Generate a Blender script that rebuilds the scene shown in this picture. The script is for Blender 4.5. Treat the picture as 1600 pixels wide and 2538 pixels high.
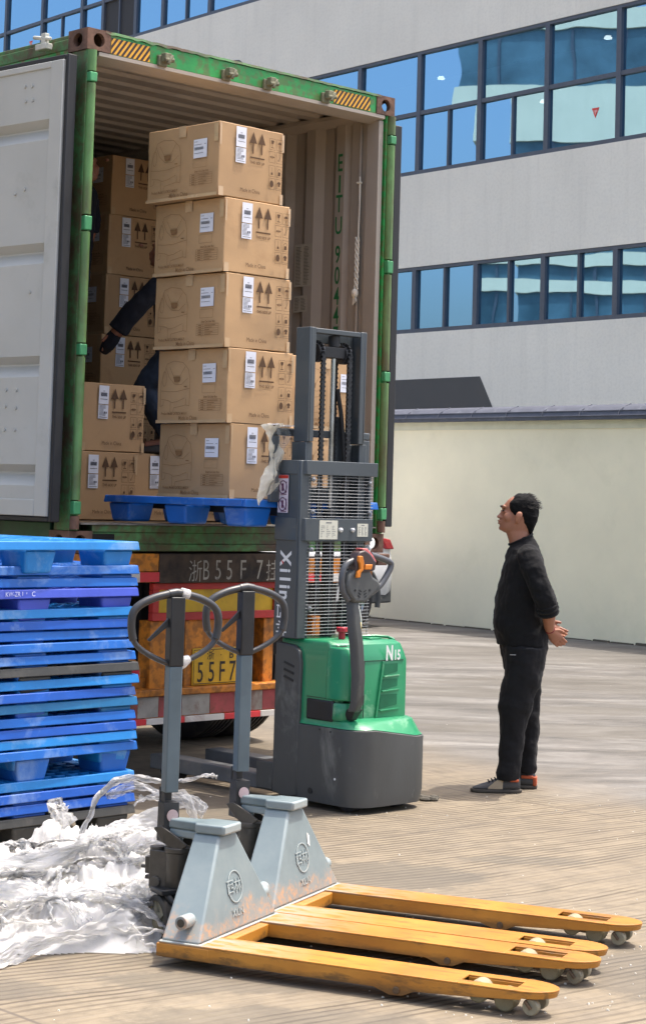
import bpy, math, random
from math import radians, pi, sin, cos, tan, sqrt, atan2
from mathutils import Vector, Matrix, noise
for o in list(bpy.data.objects): bpy.data.objects.remove(o)
sc = bpy.context.scene
rnd = random.Random(7)

# ------------------------------------------------------------------ camera
cam = bpy.data.cameras.new('camera'); camo = bpy.data.objects.new('camera', cam)
sc.collection.objects.link(camo); sc.camera = camo
cam.sensor_fit = 'AUTO'; cam.sensor_width = 36.0
cam.lens = 4803.112 / 2538 * 36
cam.shift_y = -0.15985
cam.clip_start = 0.1; cam.clip_end = 2000
camo.matrix_world = (Matrix.Translation((0, 0, 1.62)) @ Matrix.Rotation(pi/2 + radians(4.323), 4, 'X')
                     @ Matrix.Rotation(radians(1.657), 4, 'Z'))
# ------------------------------------------------------------------ light
SUN_EL = 71.0; SX, SY = 0.92, 0.39
w = bpy.data.worlds.new('World'); sc.world = w; w.use_nodes = True
nt = w.node_tree; nt.nodes.clear()
sky = nt.nodes.new('ShaderNodeTexSky'); sky.sky_type = 'NISHITA'; sky.sun_disc = False
sky.sun_elevation = radians(SUN_EL); sky.sun_rotation = atan2(SX, SY)
sky.air_density = .9; sky.dust_density = 5.5; sky.ozone_density = .6
bg = nt.nodes.new('ShaderNodeBackground'); bg.inputs[1].default_value = 0.15
wo = nt.nodes.new('ShaderNodeOutputWorld')
nt.links.new(sky.outputs[0], bg.inputs[0]); nt.links.new(bg.outputs[0], wo.inputs[0])
sl = bpy.data.lights.new('sun', 'SUN'); sl.energy = 2.0; sl.angle = radians(0.5); sl.color = (1, 0.95, 0.87)
so = bpy.data.objects.new('sun', sl); sc.collection.objects.link(so)
hl = sqrt(SX*SX+SY*SY)
sdir = Vector((SX/hl*cos(radians(SUN_EL)), SY/hl*cos(radians(SUN_EL)), sin(radians(SUN_EL))))
so.rotation_euler = sdir.to_track_quat('Z', 'Y').to_euler(); so.location = (8, 4, 30)
vs = sc.view_settings; vs.view_transform = 'Standard'; vs.look = 'None'; vs.exposure = 1.3; vs.gamma = 1
sc.render.resolution_x = 645; sc.render.resolution_y = 1024
sc.render.engine = 'CYCLES'
sc.cycles.max_bounces = 8; sc.cycles.diffuse_bounces = 2; sc.cycles.transparent_max_bounces = 12

# ------------------------------------------------------------------ materials
def lin(h):
    if isinstance(h, (tuple, list)): return tuple(h)[:3] + (1,)
    v = [int(h[i:i+2], 16)/255 for i in (0, 2, 4)]
    return tuple(c/12.92 if c <= .04045 else ((c+.055)/1.055)**2.4 for c in v) + (1,)
class N:
    def __init__(s, m): s.t = m.node_tree
    def __call__(s, typ, ins=None, **kw):
        n = s.t.nodes.new('ShaderNode'+typ)
        for k, v in kw.items(): setattr(n, k, v)
        if ins:
            for k, v in ins.items():
                if hasattr(v, 'is_output') or isinstance(v, bpy.types.NodeSocket): s.t.links.new(v, n.inputs[k])
                else: n.inputs[k].default_value = v
        return n
def ramp(n, fac, stops, interp='LINEAR'):
    r = n('ValToRGB', {0: fac}); cr = r.color_ramp; cr.interpolation = interp
    while len(cr.elements) < len(stops): cr.elements.new(0.5)
    for e, (p, c) in zip(cr.elements, stops):
        e.position = p; e.color = c if isinstance(c, tuple) and len(c) == 4 else ((c, c, c, 1) if not isinstance(c, str) else lin(c))
    return r.outputs[0]
def mixc(n, fac, a, b, mode='MIX'):
    m = n('MixRGB', {0: fac, 1: a, 2: b}, blend_type=mode); return m.outputs[0]
MATS = {}
def mat(name, col, rough=.5, metal=0., var=.12, vscale=6, dirt=None, damt=.3, dscale=3., dthr=.5, bump=.0, bscale=60,
        spec=.5, coat=0., stretch=(1, 1, 1), sheen=0., sub=0., trans=0., edge=None, rv=0.):
    if name in MATS: return MATS[name]
    m = bpy.data.materials.new(name); m.use_nodes = True
    t = m.node_tree; t.nodes.clear(); n = N(m)
    out = n('OutputMaterial'); p = n('BsdfPrincipled'); t.links.new(p.outputs[0], out.inputs[0])
    tc = n('TexCoord'); oi = n('ObjectInfo')
    off = n('VectorMath', {0: oi.outputs['Random'], 1: (37., 17., 9.)}, operation='MULTIPLY')
    vec = n('VectorMath', {0: tc.outputs['Object'], 1: off.outputs[0]}, operation='ADD').outputs[0]
    mp = n('Mapping', {'Vector': vec, 'Scale': stretch}).outputs[0]
    c = lin(col)
    nz = n('TexNoise', {'Vector': mp, 'Scale': vscale, 'Detail': 6., 'Roughness': .6}).outputs[0]
    lo = tuple(x*(1-var*1.6) for x in c[:3])+(1,); hi = tuple(min(1, x*(1+var*1.3)+var*.015) for x in c[:3])+(1,)
    col_o = ramp(n, nz, [(.3, lo), (.7, hi)])
    rgh = n('MapRange', {0: nz, 1: .3, 2: .7, 3: max(0, rough-.08), 4: min(1, rough+.1)}).outputs[0]
    if rv:
        k_ = n('MapRange', {0: oi.outputs['Random'], 1: 0., 2: 1., 3: 1-rv, 4: 1+rv*.5}).outputs[0]
        col_o = mixc(n, 1., col_o, n('CombineXYZ', {0: k_, 1: k_, 2: k_}).outputs[0], 'MULTIPLY')
    if dirt:
        dn = n('TexNoise', {'Vector': mp, 'Scale': dscale, 'Detail': 9., 'Roughness': .68, 'Distortion': .4}).outputs[0]
        f = ramp(n, dn, [(dthr, 0.), (min(.99, dthr+.16), damt)])
        col_o = mixc(n, f, col_o, lin(dirt))
    if edge:
        ge = n('NewGeometry'); f = ramp(n, ge.outputs['Pointiness'], [(.52, 0.), (.6, .8)])
        en = n('TexNoise', {'Vector': mp, 'Scale': 25., 'Detail': 5.}).outputs[0]
        f2 = n('Math', {0: f, 1: ramp(n, en, [(.45, 0.), (.6, 1.)])}, operation='MULTIPLY').outputs[0]
        col_o = mixc(n, f2, col_o, lin(edge))
    t.links.new(col_o, p.inputs['Base Color']); t.links.new(rgh, p.inputs['Roughness'])
    p.inputs['Metallic'].default_value = metal; p.inputs['Specular IOR Level'].default_value = spec
    p.inputs['Coat Weight'].default_value = coat
    if sheen: p.inputs['Sheen Weight'].default_value = sheen
    if sub: p.inputs['Subsurface Weight'].default_value = sub; p.inputs['Subsurface Radius'].default_value = (.02, .008, .004); p.inputs['Subsurface Scale'].default_value = .5
    if trans: p.inputs['Transmission Weight'].default_value = trans
    if bump:
        bn = n('TexNoise', {'Vector': mp, 'Scale': bscale, 'Detail': 5.}).outputs[0]
        b = n('Bump', {'Height': bn, 'Strength': min(1, bump), 'Distance': .004}); t.links.new(b.outputs[0], p.inputs['Normal'])
    MATS[name] = m; return m
def emat(name, col, st):
    m = bpy.data.materials.new(name); m.use_nodes = True; t = m.node_tree; t.nodes.clear(); n = N(m)
    e = n('Emission', {0: lin(col), 1: st}); o = n('OutputMaterial'); t.links.new(e.outputs[0], o.inputs[0]); return m

# ------------------------------------------------------------------ geometry
class G:
    def __init__(s): s.v = []; s.f = []; s.M = Matrix.Identity(4)
    def add(s, vs, fs):
        b = len(s.v); s.v += [tuple(s.M @ Vector(v)) for v in vs]
        fl = s.M.determinant() < 0
        s.f += [tuple(b+i for i in (reversed(f) if fl else f)) for f in fs]; return s
    def box(s, x0, x1, y0, y1, z0, z1, t=0., ty=None):
        if ty is None: ty = t
        s.add([(x0, y0, z0), (x1, y0, z0), (x1, y1, z0), (x0, y1, z0), (x0+t, y0+ty, z1), (x1-t, y0+ty, z1), (x1-t, y1-ty, z1), (x0+t, y1-ty, z1)],
              [(0, 3, 2, 1), (4, 5, 6, 7), (0, 1, 5, 4), (1, 2, 6, 5), (2, 3, 7, 6), (3, 0, 4, 7)]); return s
    def hexa(s, p):   # 8 points: bottom 4 ccw, top 4 ccw
        s.add(p, [(0, 3, 2, 1), (4, 5, 6, 7), (0, 1, 5, 4), (1, 2, 6, 5), (2, 3, 7, 6), (3, 0, 4, 7)]); return s
    def bar(s, a, b, w, h, up=(0, 0, 1)):
        a, b = Vector(a), Vector(b); d = (b-a).normalized(); u = Vector(up)
        sd = d.cross(u)
        if sd.length < 1e-4: sd = d.cross(Vector((1, 0, 0)))
        sd.normalize(); u = sd.cross(d).normalized()
        p = []
        for q in (a, b):
            p += [q-sd*w/2-u*h/2, q+sd*w/2-u*h/2, q+sd*w/2+u*h/2, q-sd*w/2+u*h/2]
        s.add(p, [(0, 1, 2, 3), (7, 6, 5, 4), (0, 4, 5, 1), (1, 5, 6, 2), (2, 6, 7, 3), (3, 7, 4, 0)]); return s
    def prism(s, poly, ax, d0, d1):
        # poly list of 2D; ax: 'x','y','z' extrusion axis
        def P(a, b, d): return {'z': (a, b, d), 'y': (a, d, b), 'x': (d, a, b)}[ax]
        n = len(poly); vs = [P(a, b, d0) for a, b in poly]+[P(a, b, d1) for a, b in poly]
        fs = [tuple(range(n)), tuple(reversed(range(n, 2*n)))]+[(i, i+n, (i+1) % n+n, (i+1) % n) for i in range(n)]
        area = sum(poly[i][0]*poly[(i+1) % n][1]-poly[(i+1) % n][0]*poly[i][1] for i in range(n))
        flip = (area > 0) ^ (d1 < d0) ^ (ax == 'y')
        if flip: fs = [tuple(reversed(f)) for f in fs]
        s.add(vs, fs); return s
    def tube(s, path, r, n=10, cap=True, closed=False):
        pts = [Vector(p) for p in path]; m = len(pts)
        rs = list(r) if isinstance(r, (list, tuple)) else [r]*m
        if len(rs) != m and not isinstance(rs[0], tuple):
            q = len(rs)-1; rs = [rs[min(q, int(i*q/(m-1)))]+(rs[min(q, int(i*q/(m-1))+1)]-rs[min(q, int(i*q/(m-1)))])*(i*q/(m-1)-int(i*q/(m-1))) for i in range(m)]
        base = len(s.v); vs = []; prev = None
        for i, p in enumerate(pts):
            if closed: d = pts[(i+1) % m]-pts[i-1]
            else: d = pts[min(i+1, m-1)]-pts[max(i-1, 0)]
            d.normalize()
            if prev is None:
                u = d.cross(Vector((0, 0, 1)));
                if u.length < 1e-3: u = d.cross(Vector((1, 0, 0)))
            else: u = prev-d*prev.dot(d)
            u.normalize(); prev = u; v = d.cross(u)
            ri = rs[i]; ra, rb = ri if isinstance(ri, tuple) else (ri, ri)
            vs += [p+u*ra*cos(2*pi*k/n)+v*rb*sin(2*pi*k/n) for k in range(n)]
        fs = []
        for i in range(m if closed else m-1):
            j = (i+1) % m
            fs += [(i*n+k, i*n+(k+1) % n, j*n+(k+1) % n, j*n+k) for k in range(n)]
        if cap and not closed:
            fs += [tuple(reversed(range(n))), tuple(range((m-1)*n, m*n))]
        s.add(vs, fs); return s
    def cyl(s, a, b, r, n=20, r2=None):
        return s.tube([a, b], [r, r if r2 is None else r2], n)
    def lathe(s, prof, o=(0, 0, 0), ax=(0, 0, 1), n=24):
        # prof list (r, h)
        ax = Vector(ax).normalized(); o = Vector(o); u = ax.orthogonal().normalized(); v = ax.cross(u)
        vs = []; fs = []
        for r, h in prof: vs += [o+ax*h+(u*cos(2*pi*k/n)+v*sin(2*pi*k/n))*r for k in range(n)]
        for i in range(len(prof)-1): fs += [(i*n+k, i*n+(k+1) % n, (i+1)*n+(k+1) % n, (i+1)*n+k) for k in range(n)]
        s.add(vs, fs); return s
    def loft(s, rings, cap=True):
        n = len(rings[0]); vs = [p for r in rings for p in r]; fs = []
        for i in range(len(rings)-1): fs += [(i*n+k, i*n+(k+1) % n, (i+1)*n+(k+1) % n, (i+1)*n+k) for k in range(n)]
        if cap: fs += [tuple(reversed(range(n))), tuple(range((len(rings)-1)*n, len(rings)*n))]
        s.add(vs, fs); return s
    def ell(s, c, r, n=14, m=10):
        c = Vector(c); rings = []
        for i in range(m+1):
            a = -pi/2+pi*i/m; rr = max(.02, cos(a))
            rings.append([c+Vector((r[0]*rr*cos(2*pi*k/n), r[1]*rr*sin(2*pi*k/n), r[2]*sin(a))) for k in range(n)])
        return s.loft(rings)
    def obj(s, name, m, parent=None, bevel=0, seg=2, ang=35, smooth=True, label=None, loc=None, rz=None):
        me = bpy.data.meshes.new(name); me.from_pydata(s.v, [], s.f); me.update()
        if smooth:
            for p in me.polygons: p.use_smooth = True
            me.set_sharp_from_angle(angle=radians(ang))
        if m: me.materials.append(m)
        o = bpy.data.objects.new(name, me); sc.collection.objects.link(o)
        if parent: o.parent = parent
        if bevel:
            b = o.modifiers.new('bevel', 'BEVEL'); b.width = bevel; b.segments = seg; b.limit_method = 'ANGLE'; b.angle_limit = radians(40)
            b.harden_normals = False
        if label: o['label'] = label
        if loc: o.location = loc
        if rz is not None: o.rotation_euler = (0, 0, rz)
        return o
def thing(name, label, cat, loc=(0, 0, 0), rz=0., group=None):
    o = bpy.data.objects.new(name, None); sc.collection.objects.link(o); o.empty_display_size = .1
    o.location = loc; o.rotation_euler = (0, 0, rz); tag(o, label, cat, group); return o
def tag(o, label, cat, group=None):
    o['label'] = label; o['category'] = cat
    if group: o['group'] = group
    return o
def dup(root, loc, rz, label, group=None):
    def cp(o, par):
        c = o.copy(); sc.collection.objects.link(c); c.parent = par
        for ch in o.children: cp(ch, c)
        return c
    r = cp(root, None); r.location = loc; r.rotation_euler = (0, 0, rz); r['label'] = label
    if group: r['group'] = group
    return r
# text -> 2D mesh
TC = {}
def text2d(txt, size, align='CENTER', bold=0., sx=1.):
    k = (txt, align, bold)
    if k not in TC:
        cu = bpy.data.curves.new('t', 'FONT'); cu.body = txt; cu.size = 1; cu.align_x = align; cu.offset = bold; cu.resolution_u = 3
        o = bpy.data.objects.new('t', cu); sc.collection.objects.link(o)
        dg = bpy.context.evaluated_depsgraph_get(); me = bpy.data.meshes.new_from_object(o.evaluated_get(dg))
        TC[k] = ([(v.co.x, v.co.y) for v in me.vertices], [tuple(p.vertices) for p in me.polygons])
        bpy.data.objects.remove(o); bpy.data.curves.remove(cu); bpy.data.meshes.remove(me)
    v, f = TC[k]; return [(x*size*sx, y*size) for x, y in v], f
class Art:
    """flat ink laid on a plane: o origin, ex right, ey up, n outward"""
    def __init__(s, o, ex, ey, eps=.0015):
        s.o = Vector(o); s.ex = Vector(ex); s.ey = Vector(ey); s.n = s.ex.cross(s.ey); s.e = eps; s.g = G(); s.k = 0
    def P(s, x, y): return s.o+s.ex*x+s.ey*y+s.n*(s.e+s.k*3e-5)
    def poly(s, pts):
        a = sum(pts[i][0]*pts[(i+1) % len(pts)][1]-pts[(i+1) % len(pts)][0]*pts[i][1] for i in range(len(pts)))
        if a < 0: pts = pts[::-1]
        s.g.add([s.P(*p) for p in pts], [tuple(range(len(pts)))]); s.k += 1; return s
    def rect(s, x0, y0, x1, y1): return s.poly([(x0, y0), (x1, y0), (x1, y1), (x0, y1)])
    def line(s, pts, w, closed=False):
        if closed: pts = pts+[pts[0]]
        for a, b in zip(pts, pts[1:]):
            d = Vector(b)-Vector(a)
            if d.length < 1e-6: continue
            d.normalize(); q = Vector((-d.y, d.x))*w/2
            a2 = Vector(a)-d*w*.3; b2 = Vector(b)+d*w*.3
            s.poly([tuple(a2-q), tuple(b2-q), tuple(b2+q), tuple(a2+q)])
        return s
    def frame(s, x0, y0, x1, y1, w): return s.line([(x0, y0), (x1, y0), (x1, y1), (x0, y1)], w, True)
    def text(s, t, x, y, size, align='CENTER', bold=0., sx=1., rot=0.):
        v, f = text2d(t, size, align, bold, sx)
        if rot: c, q = cos(rot), sin(rot); v = [(a*c-b*q, a*q+b*c) for a, b in v]
        s.g.add([s.P(x+a, y+b) for a, b in v], f); s.k += 1; return s
    def circ(s, x, y, r, n=16, w=None, a0=0, a1=2*pi, ry=None):
        ry = ry or r
        pts = [(x+r*cos(a0+(a1-a0)*i/n), y+ry*sin(a0+(a1-a0)*i/n)) for i in range(n+1)]
        if w: return s.line(pts, w)
        return s.poly(pts[:-1] if abs(a1-a0-2*pi) < 1e-6 else pts)
    def obj(s, name, m, parent): return s.g.obj(name, m, parent, smooth=False)
def Rz(a): return Matrix.Rotation(a, 4, 'Z')
def smoothpath(pts, it=2, closed=False):
    pts = [Vector(p) for p in pts]
    for _ in range(it):
        q = []
        m = len(pts)
        if not closed: q.append(pts[0])
        for i in range(m if closed else m-1):
            a, b = pts[i], pts[(i+1) % m]; q += [a*.75+b*.25, a*.25+b*.75]
        if not closed: q.append(pts[-1])
        pts = q
    return pts
CU = radians(43.866); CO = Vector((-1.351, 10.587, 0))       # container / stacker yaw and reference corner
def cw(x, y, z=0.): return CO+Matrix.Rotation(CU, 3, 'Z')@Vector((x, y, z))
# ------------------------------------------------------------------ ground
def ground_mat():
    m = bpy.data.materials.new('grooved_concrete'); m.use_nodes = True; t = m.node_tree; t.nodes.clear(); n = N(m)
    out = n('OutputMaterial'); p = n('BsdfPrincipled'); t.links.new(p.outputs[0], out.inputs[0])
    tc = n('TexCoord').outputs['Object']
    M_ = lambda op, a, b=0., c=0.: n('Math', {0: a, 1: b, 2: c}, operation=op).outputs[0]
    rot = n('Mapping', {'Vector': tc, 'Rotation': (0, 0, -radians(37))}).outputs[0]
    sx = n('SeparateXYZ', {0: rot})
    wob = n('TexNoise', {'Vector': tc, 'Scale': .35, 'Detail': 2.}).outputs[0]
    T = M_('ADD', sx.outputs[1], M_('MULTIPLY', wob, .5))
    fine = n('TexNoise', {'Vector': rot, 'Scale': 9., 'Detail': 3.}).outputs[0]
    T2 = M_('ADD', T, M_('MULTIPLY', fine, .012))
    wave = M_('SINE', M_('MULTIPLY', T2, 2*pi/.044))
    line = n('MapRange', {0: wave, 1: -.05, 2: .75, 3: 0., 4: 1.}).outputs[0]
    bandv = n('CombineXYZ', {0: M_('MULTIPLY', sx.outputs[0], .10), 1: M_('MULTIPLY', T, 2.4), 2: 3.})
    band = n('TexNoise', {'Vector': bandv.outputs[0], 'Scale': 1.3, 'Detail': 3., 'Roughness': .55}).outputs[0]
    bm = n('MapRange', {0: band, 1: .42, 2: .50, 3: .18, 4: 1.}).outputs[0]
    brk = n('TexNoise', {'Vector': n('Mapping', {'Vector': rot, 'Scale': (1.2, 14., 1.)}).outputs[0], 'Scale': 1.6, 'Detail': 4.}).outputs[0]
    bk = n('MapRange', {0: brk, 1: .36, 2: .52, 3: .15, 4: 1.}).outputs[0]
    groove = M_('MULTIPLY', M_('MULTIPLY', line, bm), bk)
    # ground further in turns grey and less grooved, edge broken by noise
    nrm = n('VectorMath', {0: tc, 1: (.837, .547, 0)}, operation='DOT_PRODUCT').outputs['Value']
    nb = n('TexNoise', {'Vector': tc, 'Scale': .8, 'Detail': 5.}).outputs[0]
    d = M_('ADD', nrm, M_('MULTIPLY', nb, 1.4))
    far = n('MapRange', {0: d, 1: 7.45, 2: 8.6}, interpolation_type='SMOOTHSTEP').outputs[0]
    groove = M_('MULTIPLY', groove, n('MapRange', {0: far, 1: .1, 2: .8, 3: 1., 4: .1}).outputs[0])
    big = n('TexNoise', {'Vector': tc, 'Scale': 1.1, 'Detail': 8., 'Roughness': .62}).outputs[0]
    med = n('TexNoise', {'Vector': rot, 'Scale': 7., 'Detail': 8., 'Roughness': .7}).outputs[0]
    c1 = ramp(n, big, [(.3, (.170, .134, .086, 1)), (.7, (.25, .203, .136, 1))])
    c1 = mixc(n, ramp(n, med, [(.36, .75), (.58, 0.)]), c1, (.125, .10, .068, 1))
    stv = n('Mapping', {'Vector': tc, 'Rotation': (0, 0, radians(-12)), 'Scale': (.4, 1.3, 1.)}).outputs[0]
    st = n('TexNoise', {'Vector': stv, 'Scale': 1.9, 'Detail': 7., 'Roughness': .6, 'Distortion': .6}).outputs[0]
    c2 = ramp(n, st, [(.34, (.05, .046, .04, 1)), (.45, (.085, .079, .07, 1)), (.55, (.13, .122, .11, 1)), (.68, (.205, .196, .18, 1))])
    c2 = mixc(n, ramp(n, med, [(.34, .55), (.52, 0.)]), c2, (.085, .078, .068, 1))
    col = mixc(n, far, c1, c2)
    speck = n('TexNoise', {'Vector': tc, 'Scale': 55., 'Detail': 3.}).outputs[0]
    col = mixc(n, ramp(n, speck, [(.30, .35), (.42, 0.)]), col, (.2, .17, .13, 1))
    # fine streaks of the broomed surface
    br = n('TexNoise', {'Vector': n('Mapping', {'Vector': rot, 'Scale': (2., 60., 1.)}).outputs[0], 'Scale': 1.5, 'Detail': 4.}).outputs[0]
    col = mixc(n, ramp(n, br, [(.35, .25), (.55, 0.)]), col, (.28, .24, .19, 1))
    col = mixc(n, M_('MULTIPLY', groove, .85), col, (.075, .056, .036, 1))
    # oil / damp stains
    for (x, y, rx_, ry_, k) in [(.34, 8.45, .42, .30, .62), (-.30, 6.55, .38, .13, .5), (.95, 5.95, .9, .2, .35), (1.35, 6.85, .42, .42, .55), (2.1, 13.9, 1.4, .4, .55), (3.2, 17.5, 2.2, .8, .5), (.9, 16.5, 1.0, .5, .5), (2.6, 15.3, 1.2, .3, .6), (1.9, 20.5, 2.5, 1.0, .4), (2.2, 8.2, .5, .14, .5), (1.0, 8.9, .3, .1, .5), (-1.1, 6.4, .35, .14, .45), (-.05, 6.1, .5, .16, .45), (-.8, 9.9, .9, .8, .5)]:
        dv = n('VectorMath', {0: n('VectorMath', {0: tc, 1: (x, y, 0)}, operation='SUBTRACT').outputs[0], 1: (1/rx_, 1/ry_, 0)}, operation='MULTIPLY').outputs[0]
        ln = n('VectorMath', {0: dv}, operation='LENGTH').outputs['Value']
        ln = M_('ADD', ln, M_('MULTIPLY', med, 1.4))
        f = n('MapRange', {0: ln, 1: 1.55, 2: 1.85, 3: k, 4: 0.}).outputs[0]
        col = mixc(n, f, col, (.095, .083, .064, 1))
    # slab joints
    rv = n('Mapping', {'Vector': tc, 'Rotation': (0, 0, -CU)}).outputs[0]
    sv = n('SeparateXYZ', {0: rv})
    jn = M_('MULTIPLY', n('TexNoise', {'Vector': tc, 'Scale': 2.}).outputs[0], .03)
    for ax, off, sp in ((0, JX, 4.6), (1, JY, 5.2)):
        a = M_('FRACT', M_('DIVIDE', M_('ADD', sv.outputs[ax], M_('SUBTRACT', jn, off-sp/2+100*0)), sp))
        a = M_('MULTIPLY', M_('ABSOLUTE', M_('SUBTRACT', a, .5)), sp)
        f = n('MapRange', {0: a, 1: .004, 2: .011, 3: .9, 4: 0.}).outputs[0]
        col = mixc(n, f, col, (.10, .08, .06, 1))
    # small chips and grit
    vo = n('TexVoronoi', {'Vector': tc, 'Scale': 9.}); f = M_('MULTIPLY', ramp(n, vo.outputs['Distance'], [(.035, 1.), (.05, 0.)]), ramp(n, vo.outputs['Color'], [(.7, 0.), (.72, .8)]))
    col = mixc(n, f, col, (.75, .72, .65, 1))
    t.links.new(col, p.inputs['Base Color'])
    t.links.new(n('MapRange', {0: big, 1: .3, 2: .7, 3: .6, 4: .9}).outputs[0], p.inputs['Roughness'])
    h = M_('ADD', M_('MULTIPLY', groove, -1.), M_('MULTIPLY', med, .5))
    h = M_('ADD', h, M_('MULTIPLY', speck, .15))
    b = n('Bump', {'Height': h, 'Strength': .55, 'Distance': .006}); t.links.new(b.outputs[0], p.inputs['Normal'])
    return m
_j = Matrix.Rotation(-CU, 3, 'Z')@Vector((.42, 11.4, 0)); JX = _j.x
_j = Matrix.Rotation(-CU, 3, 'Z')@Vector((.25, 9.3, 0)); JY = _j.y
g = G(); g.add([(-300, -100, 0), (300, -100, 0), (300, 500, 0), (-300, 500, 0)], [(0, 1, 2, 3)])
gr = g.obj('ground', ground_mat(), smooth=False); gr['kind'] = 'structure'; gr['label'] = 'grooved concrete yard'

# ------------------------------------------------------------------ boundary wall
AW = radians(129.2)
m_cream = mat('cream_stucco', (.94, .85, .63), .9, var=.03, vscale=1.3, dirt='b5ad8c', damt=.14, dscale=.9, dthr=.56, bump=.25, bscale=90)
wl = thing('boundary_wall', 'long cream rendered wall with dark grey tiled coping behind the man', 'wall', (3.789, 22.362, 0), AW)
G().box(-12, 26, -.25, 0, 0, 2.60).obj('wall_panel', m_cream, wl)
G().box(-12, 26, 0.001, .012, 2.5, 2.615).obj('coping_shadow_band', mat('cream_shadow', (.72, .69, .54), .9, var=.05), wl)  # darker cream strip paints the soft shadow under the coping
m_cop = mat('coping_tile', '50535e', .7, var=.15, vscale=9, dirt='8b8d94', damt=.4, dscale=5, dthr=.58)
g = G(); g.prism([(-.36, 2.602), (.11, 2.602), (.11, 2.64), (.085, 2.66), (.07, 2.70), (.03, 2.715), (.0, 2.75), (-.125, 2.79), (-.25, 2.75), (-.32, 2.70), (-.36, 2.64)], 'x', -12, 26)
x = -12
while x < 26:
    g.tube([(x, .112, 2.63), (x, .07, 2.708), (x, -.01, 2.753), (x, -.125, 2.795)], .006, 6); x += .62
for zz, yy in ((2.645, .112), (2.705, .07)): g.tube([(-12, yy, zz), (26, yy, zz)], .008, 6)
g.obj('coping', m_cop, wl)
g = G(); rr = random.Random(3)
x = -12
while x < 26:
    l = rr.uniform(.1, .5); h = rr.uniform(.008, .03); g.box(x, x+l, .0, rr.uniform(.02, .06), 0, h, .004); x += l+rr.uniform(0, .1)
g.obj('mortar_edge', mat('base_dirt', '5b5347', .95), wl, smooth=False)

# ------------------------------------------------------------------ office building
def stucco(name, col, k=.05):
    m = bpy.data.materials.new(name); m.use_nodes = True; t = m.node_tree; t.nodes.clear(); n = N(m)
    out = n('OutputMaterial'); p = n('BsdfPrincipled', {'Roughness': .9}); t.links.new(p.outputs[0], out.inputs[0])
    tc = n('TexCoord').outputs['Object']
    a = n('TexNoise', {'Vector': tc, 'Scale': .5, 'Detail': 6.}).outputs[0]
    s = n('TexNoise', {'Vector': n('Mapping', {'Vector': tc, 'Scale': (2.5, 1., .18)}).outputs[0], 'Scale': 1.2, 'Detail': 7., 'Roughness': .65}).outputs[0]
    f = n('TexNoise', {'Vector': tc, 'Scale': 14., 'Detail': 5.}).outputs[0]
    c = lin(col)
    cc = ramp(n, a, [(.3, tuple(v*(1-k) for v in c[:3])+(1,)), (.7, tuple(v*(1+k) for v in c[:3])+(1,))])
    cc = mixc(n, ramp(n, s, [(.5, 0.), (.75, .30)]), cc, tuple(v*.72 for v in c[:3])+(1,))
    cc = mixc(n, ramp(n, f, [(.35, .16), (.55, 0.)]), cc, tuple(v*.7 for v in c[:3])+(1,))
    t.links.new(cc, p.inputs['Base Color'])
    b = n('Bump', {'Height': f, 'Strength': .3, 'Distance': .01}); t.links.new(b.outputs[0], p.inputs['Normal'])
    return m
def glassmat(name, tint, dark, tr=.10, wav=.6):
    m = bpy.data.materials.new(name); m.use_nodes = True; t = m.node_tree; t.nodes.clear(); n = N(m)
    out = n('OutputMaterial')
    tc = n('TexCoord').outputs['Object']; oi = n('ObjectInfo')
    vec = n('VectorMath', {0: tc, 1: n('VectorMath', {0: oi.outputs['Random'], 1: (50., 20., 30.)}, operation='MULTIPLY').outputs[0]}, operation='ADD').outputs[0]
    nz = n('TexNoise', {'Vector': vec, 'Scale': .55, 'Detail': 1.5, 'Roughness': .4}).outputs[0]
    b = n('Bump', {'Height': nz, 'Strength': 1., 'Distance': wav*.006})
    gl = n('BsdfGlossy', {'Color': lin(tint), 'Roughness': .012, 'Normal': b.outputs[0]})
    df = n('BsdfDiffuse', {'Color': lin(dark)})
    tp = n('BsdfTransparent', {'Color': (.5, .7, .9, 1)})
    a = n('MixShader', {0: .12, 1: gl.outputs[0], 2: df.outputs[0]})
    c = n('MixShader', {0: tr, 1: a.outputs[0], 2: tp.outputs[0]})
    t.links.new(c.outputs[0], out.inputs[0]); return m
m_wall = stucco('grey_stucco', (.82, .80, .715))
m_frame = mat('window_frame', '555c68', .45, var=.08, metal=.2)
m_glass = glassmat('blue_glass', (.32, .57, .79), (.02, .08, .16))
m_dark = mat('dark_panel', '3e3f41', .8, var=.06)
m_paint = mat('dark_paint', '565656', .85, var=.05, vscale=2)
bl = thing('office_building', 'grey rendered office building with ribbon bands of blue mirrored windows', 'building', (6.349, 42, 0), AW)
X0, X1 = -9., 34.
for i, (z0, z1) in enumerate(((0, 5.62), (7.24, 9.53), (12.6, 15.08), (18.4, 23))):
    G().box(X0, X1, -.35, 0, z0, z1).obj('wall_band', m_wall, bl, smooth=False)
G().box(X0, X1, -14, -9, 0, 23).box(X0, X0+.3, -9.001, -.352, 0, 23).box(X1-.3, X1, -9.001, -.352, 0, 23).obj('rear_block', m_wall, bl, smooth=False)
G().box(X0-.1, X1+.1, -14.1, .1, 23.002, 23.3).obj('roof', m_wall, bl, smooth=False)
for z in (5.3, 9.2, 14.7, 18.6): G().box(X0+.31, X1-.31, -8.99, -.36, z, z+.25).obj('floor_slab', m_dark, bl, smooth=False)
maj = [-8.9, -6.6, -4.4, -2.17, .08, 2.27, 4.48, 6.64, 8.91, 11.15, 13.32, 15.62, 17.96, 19.4, 21.2, 22.42, 24.8, 27.12, 29.4, 31.7, 33.9]
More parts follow.
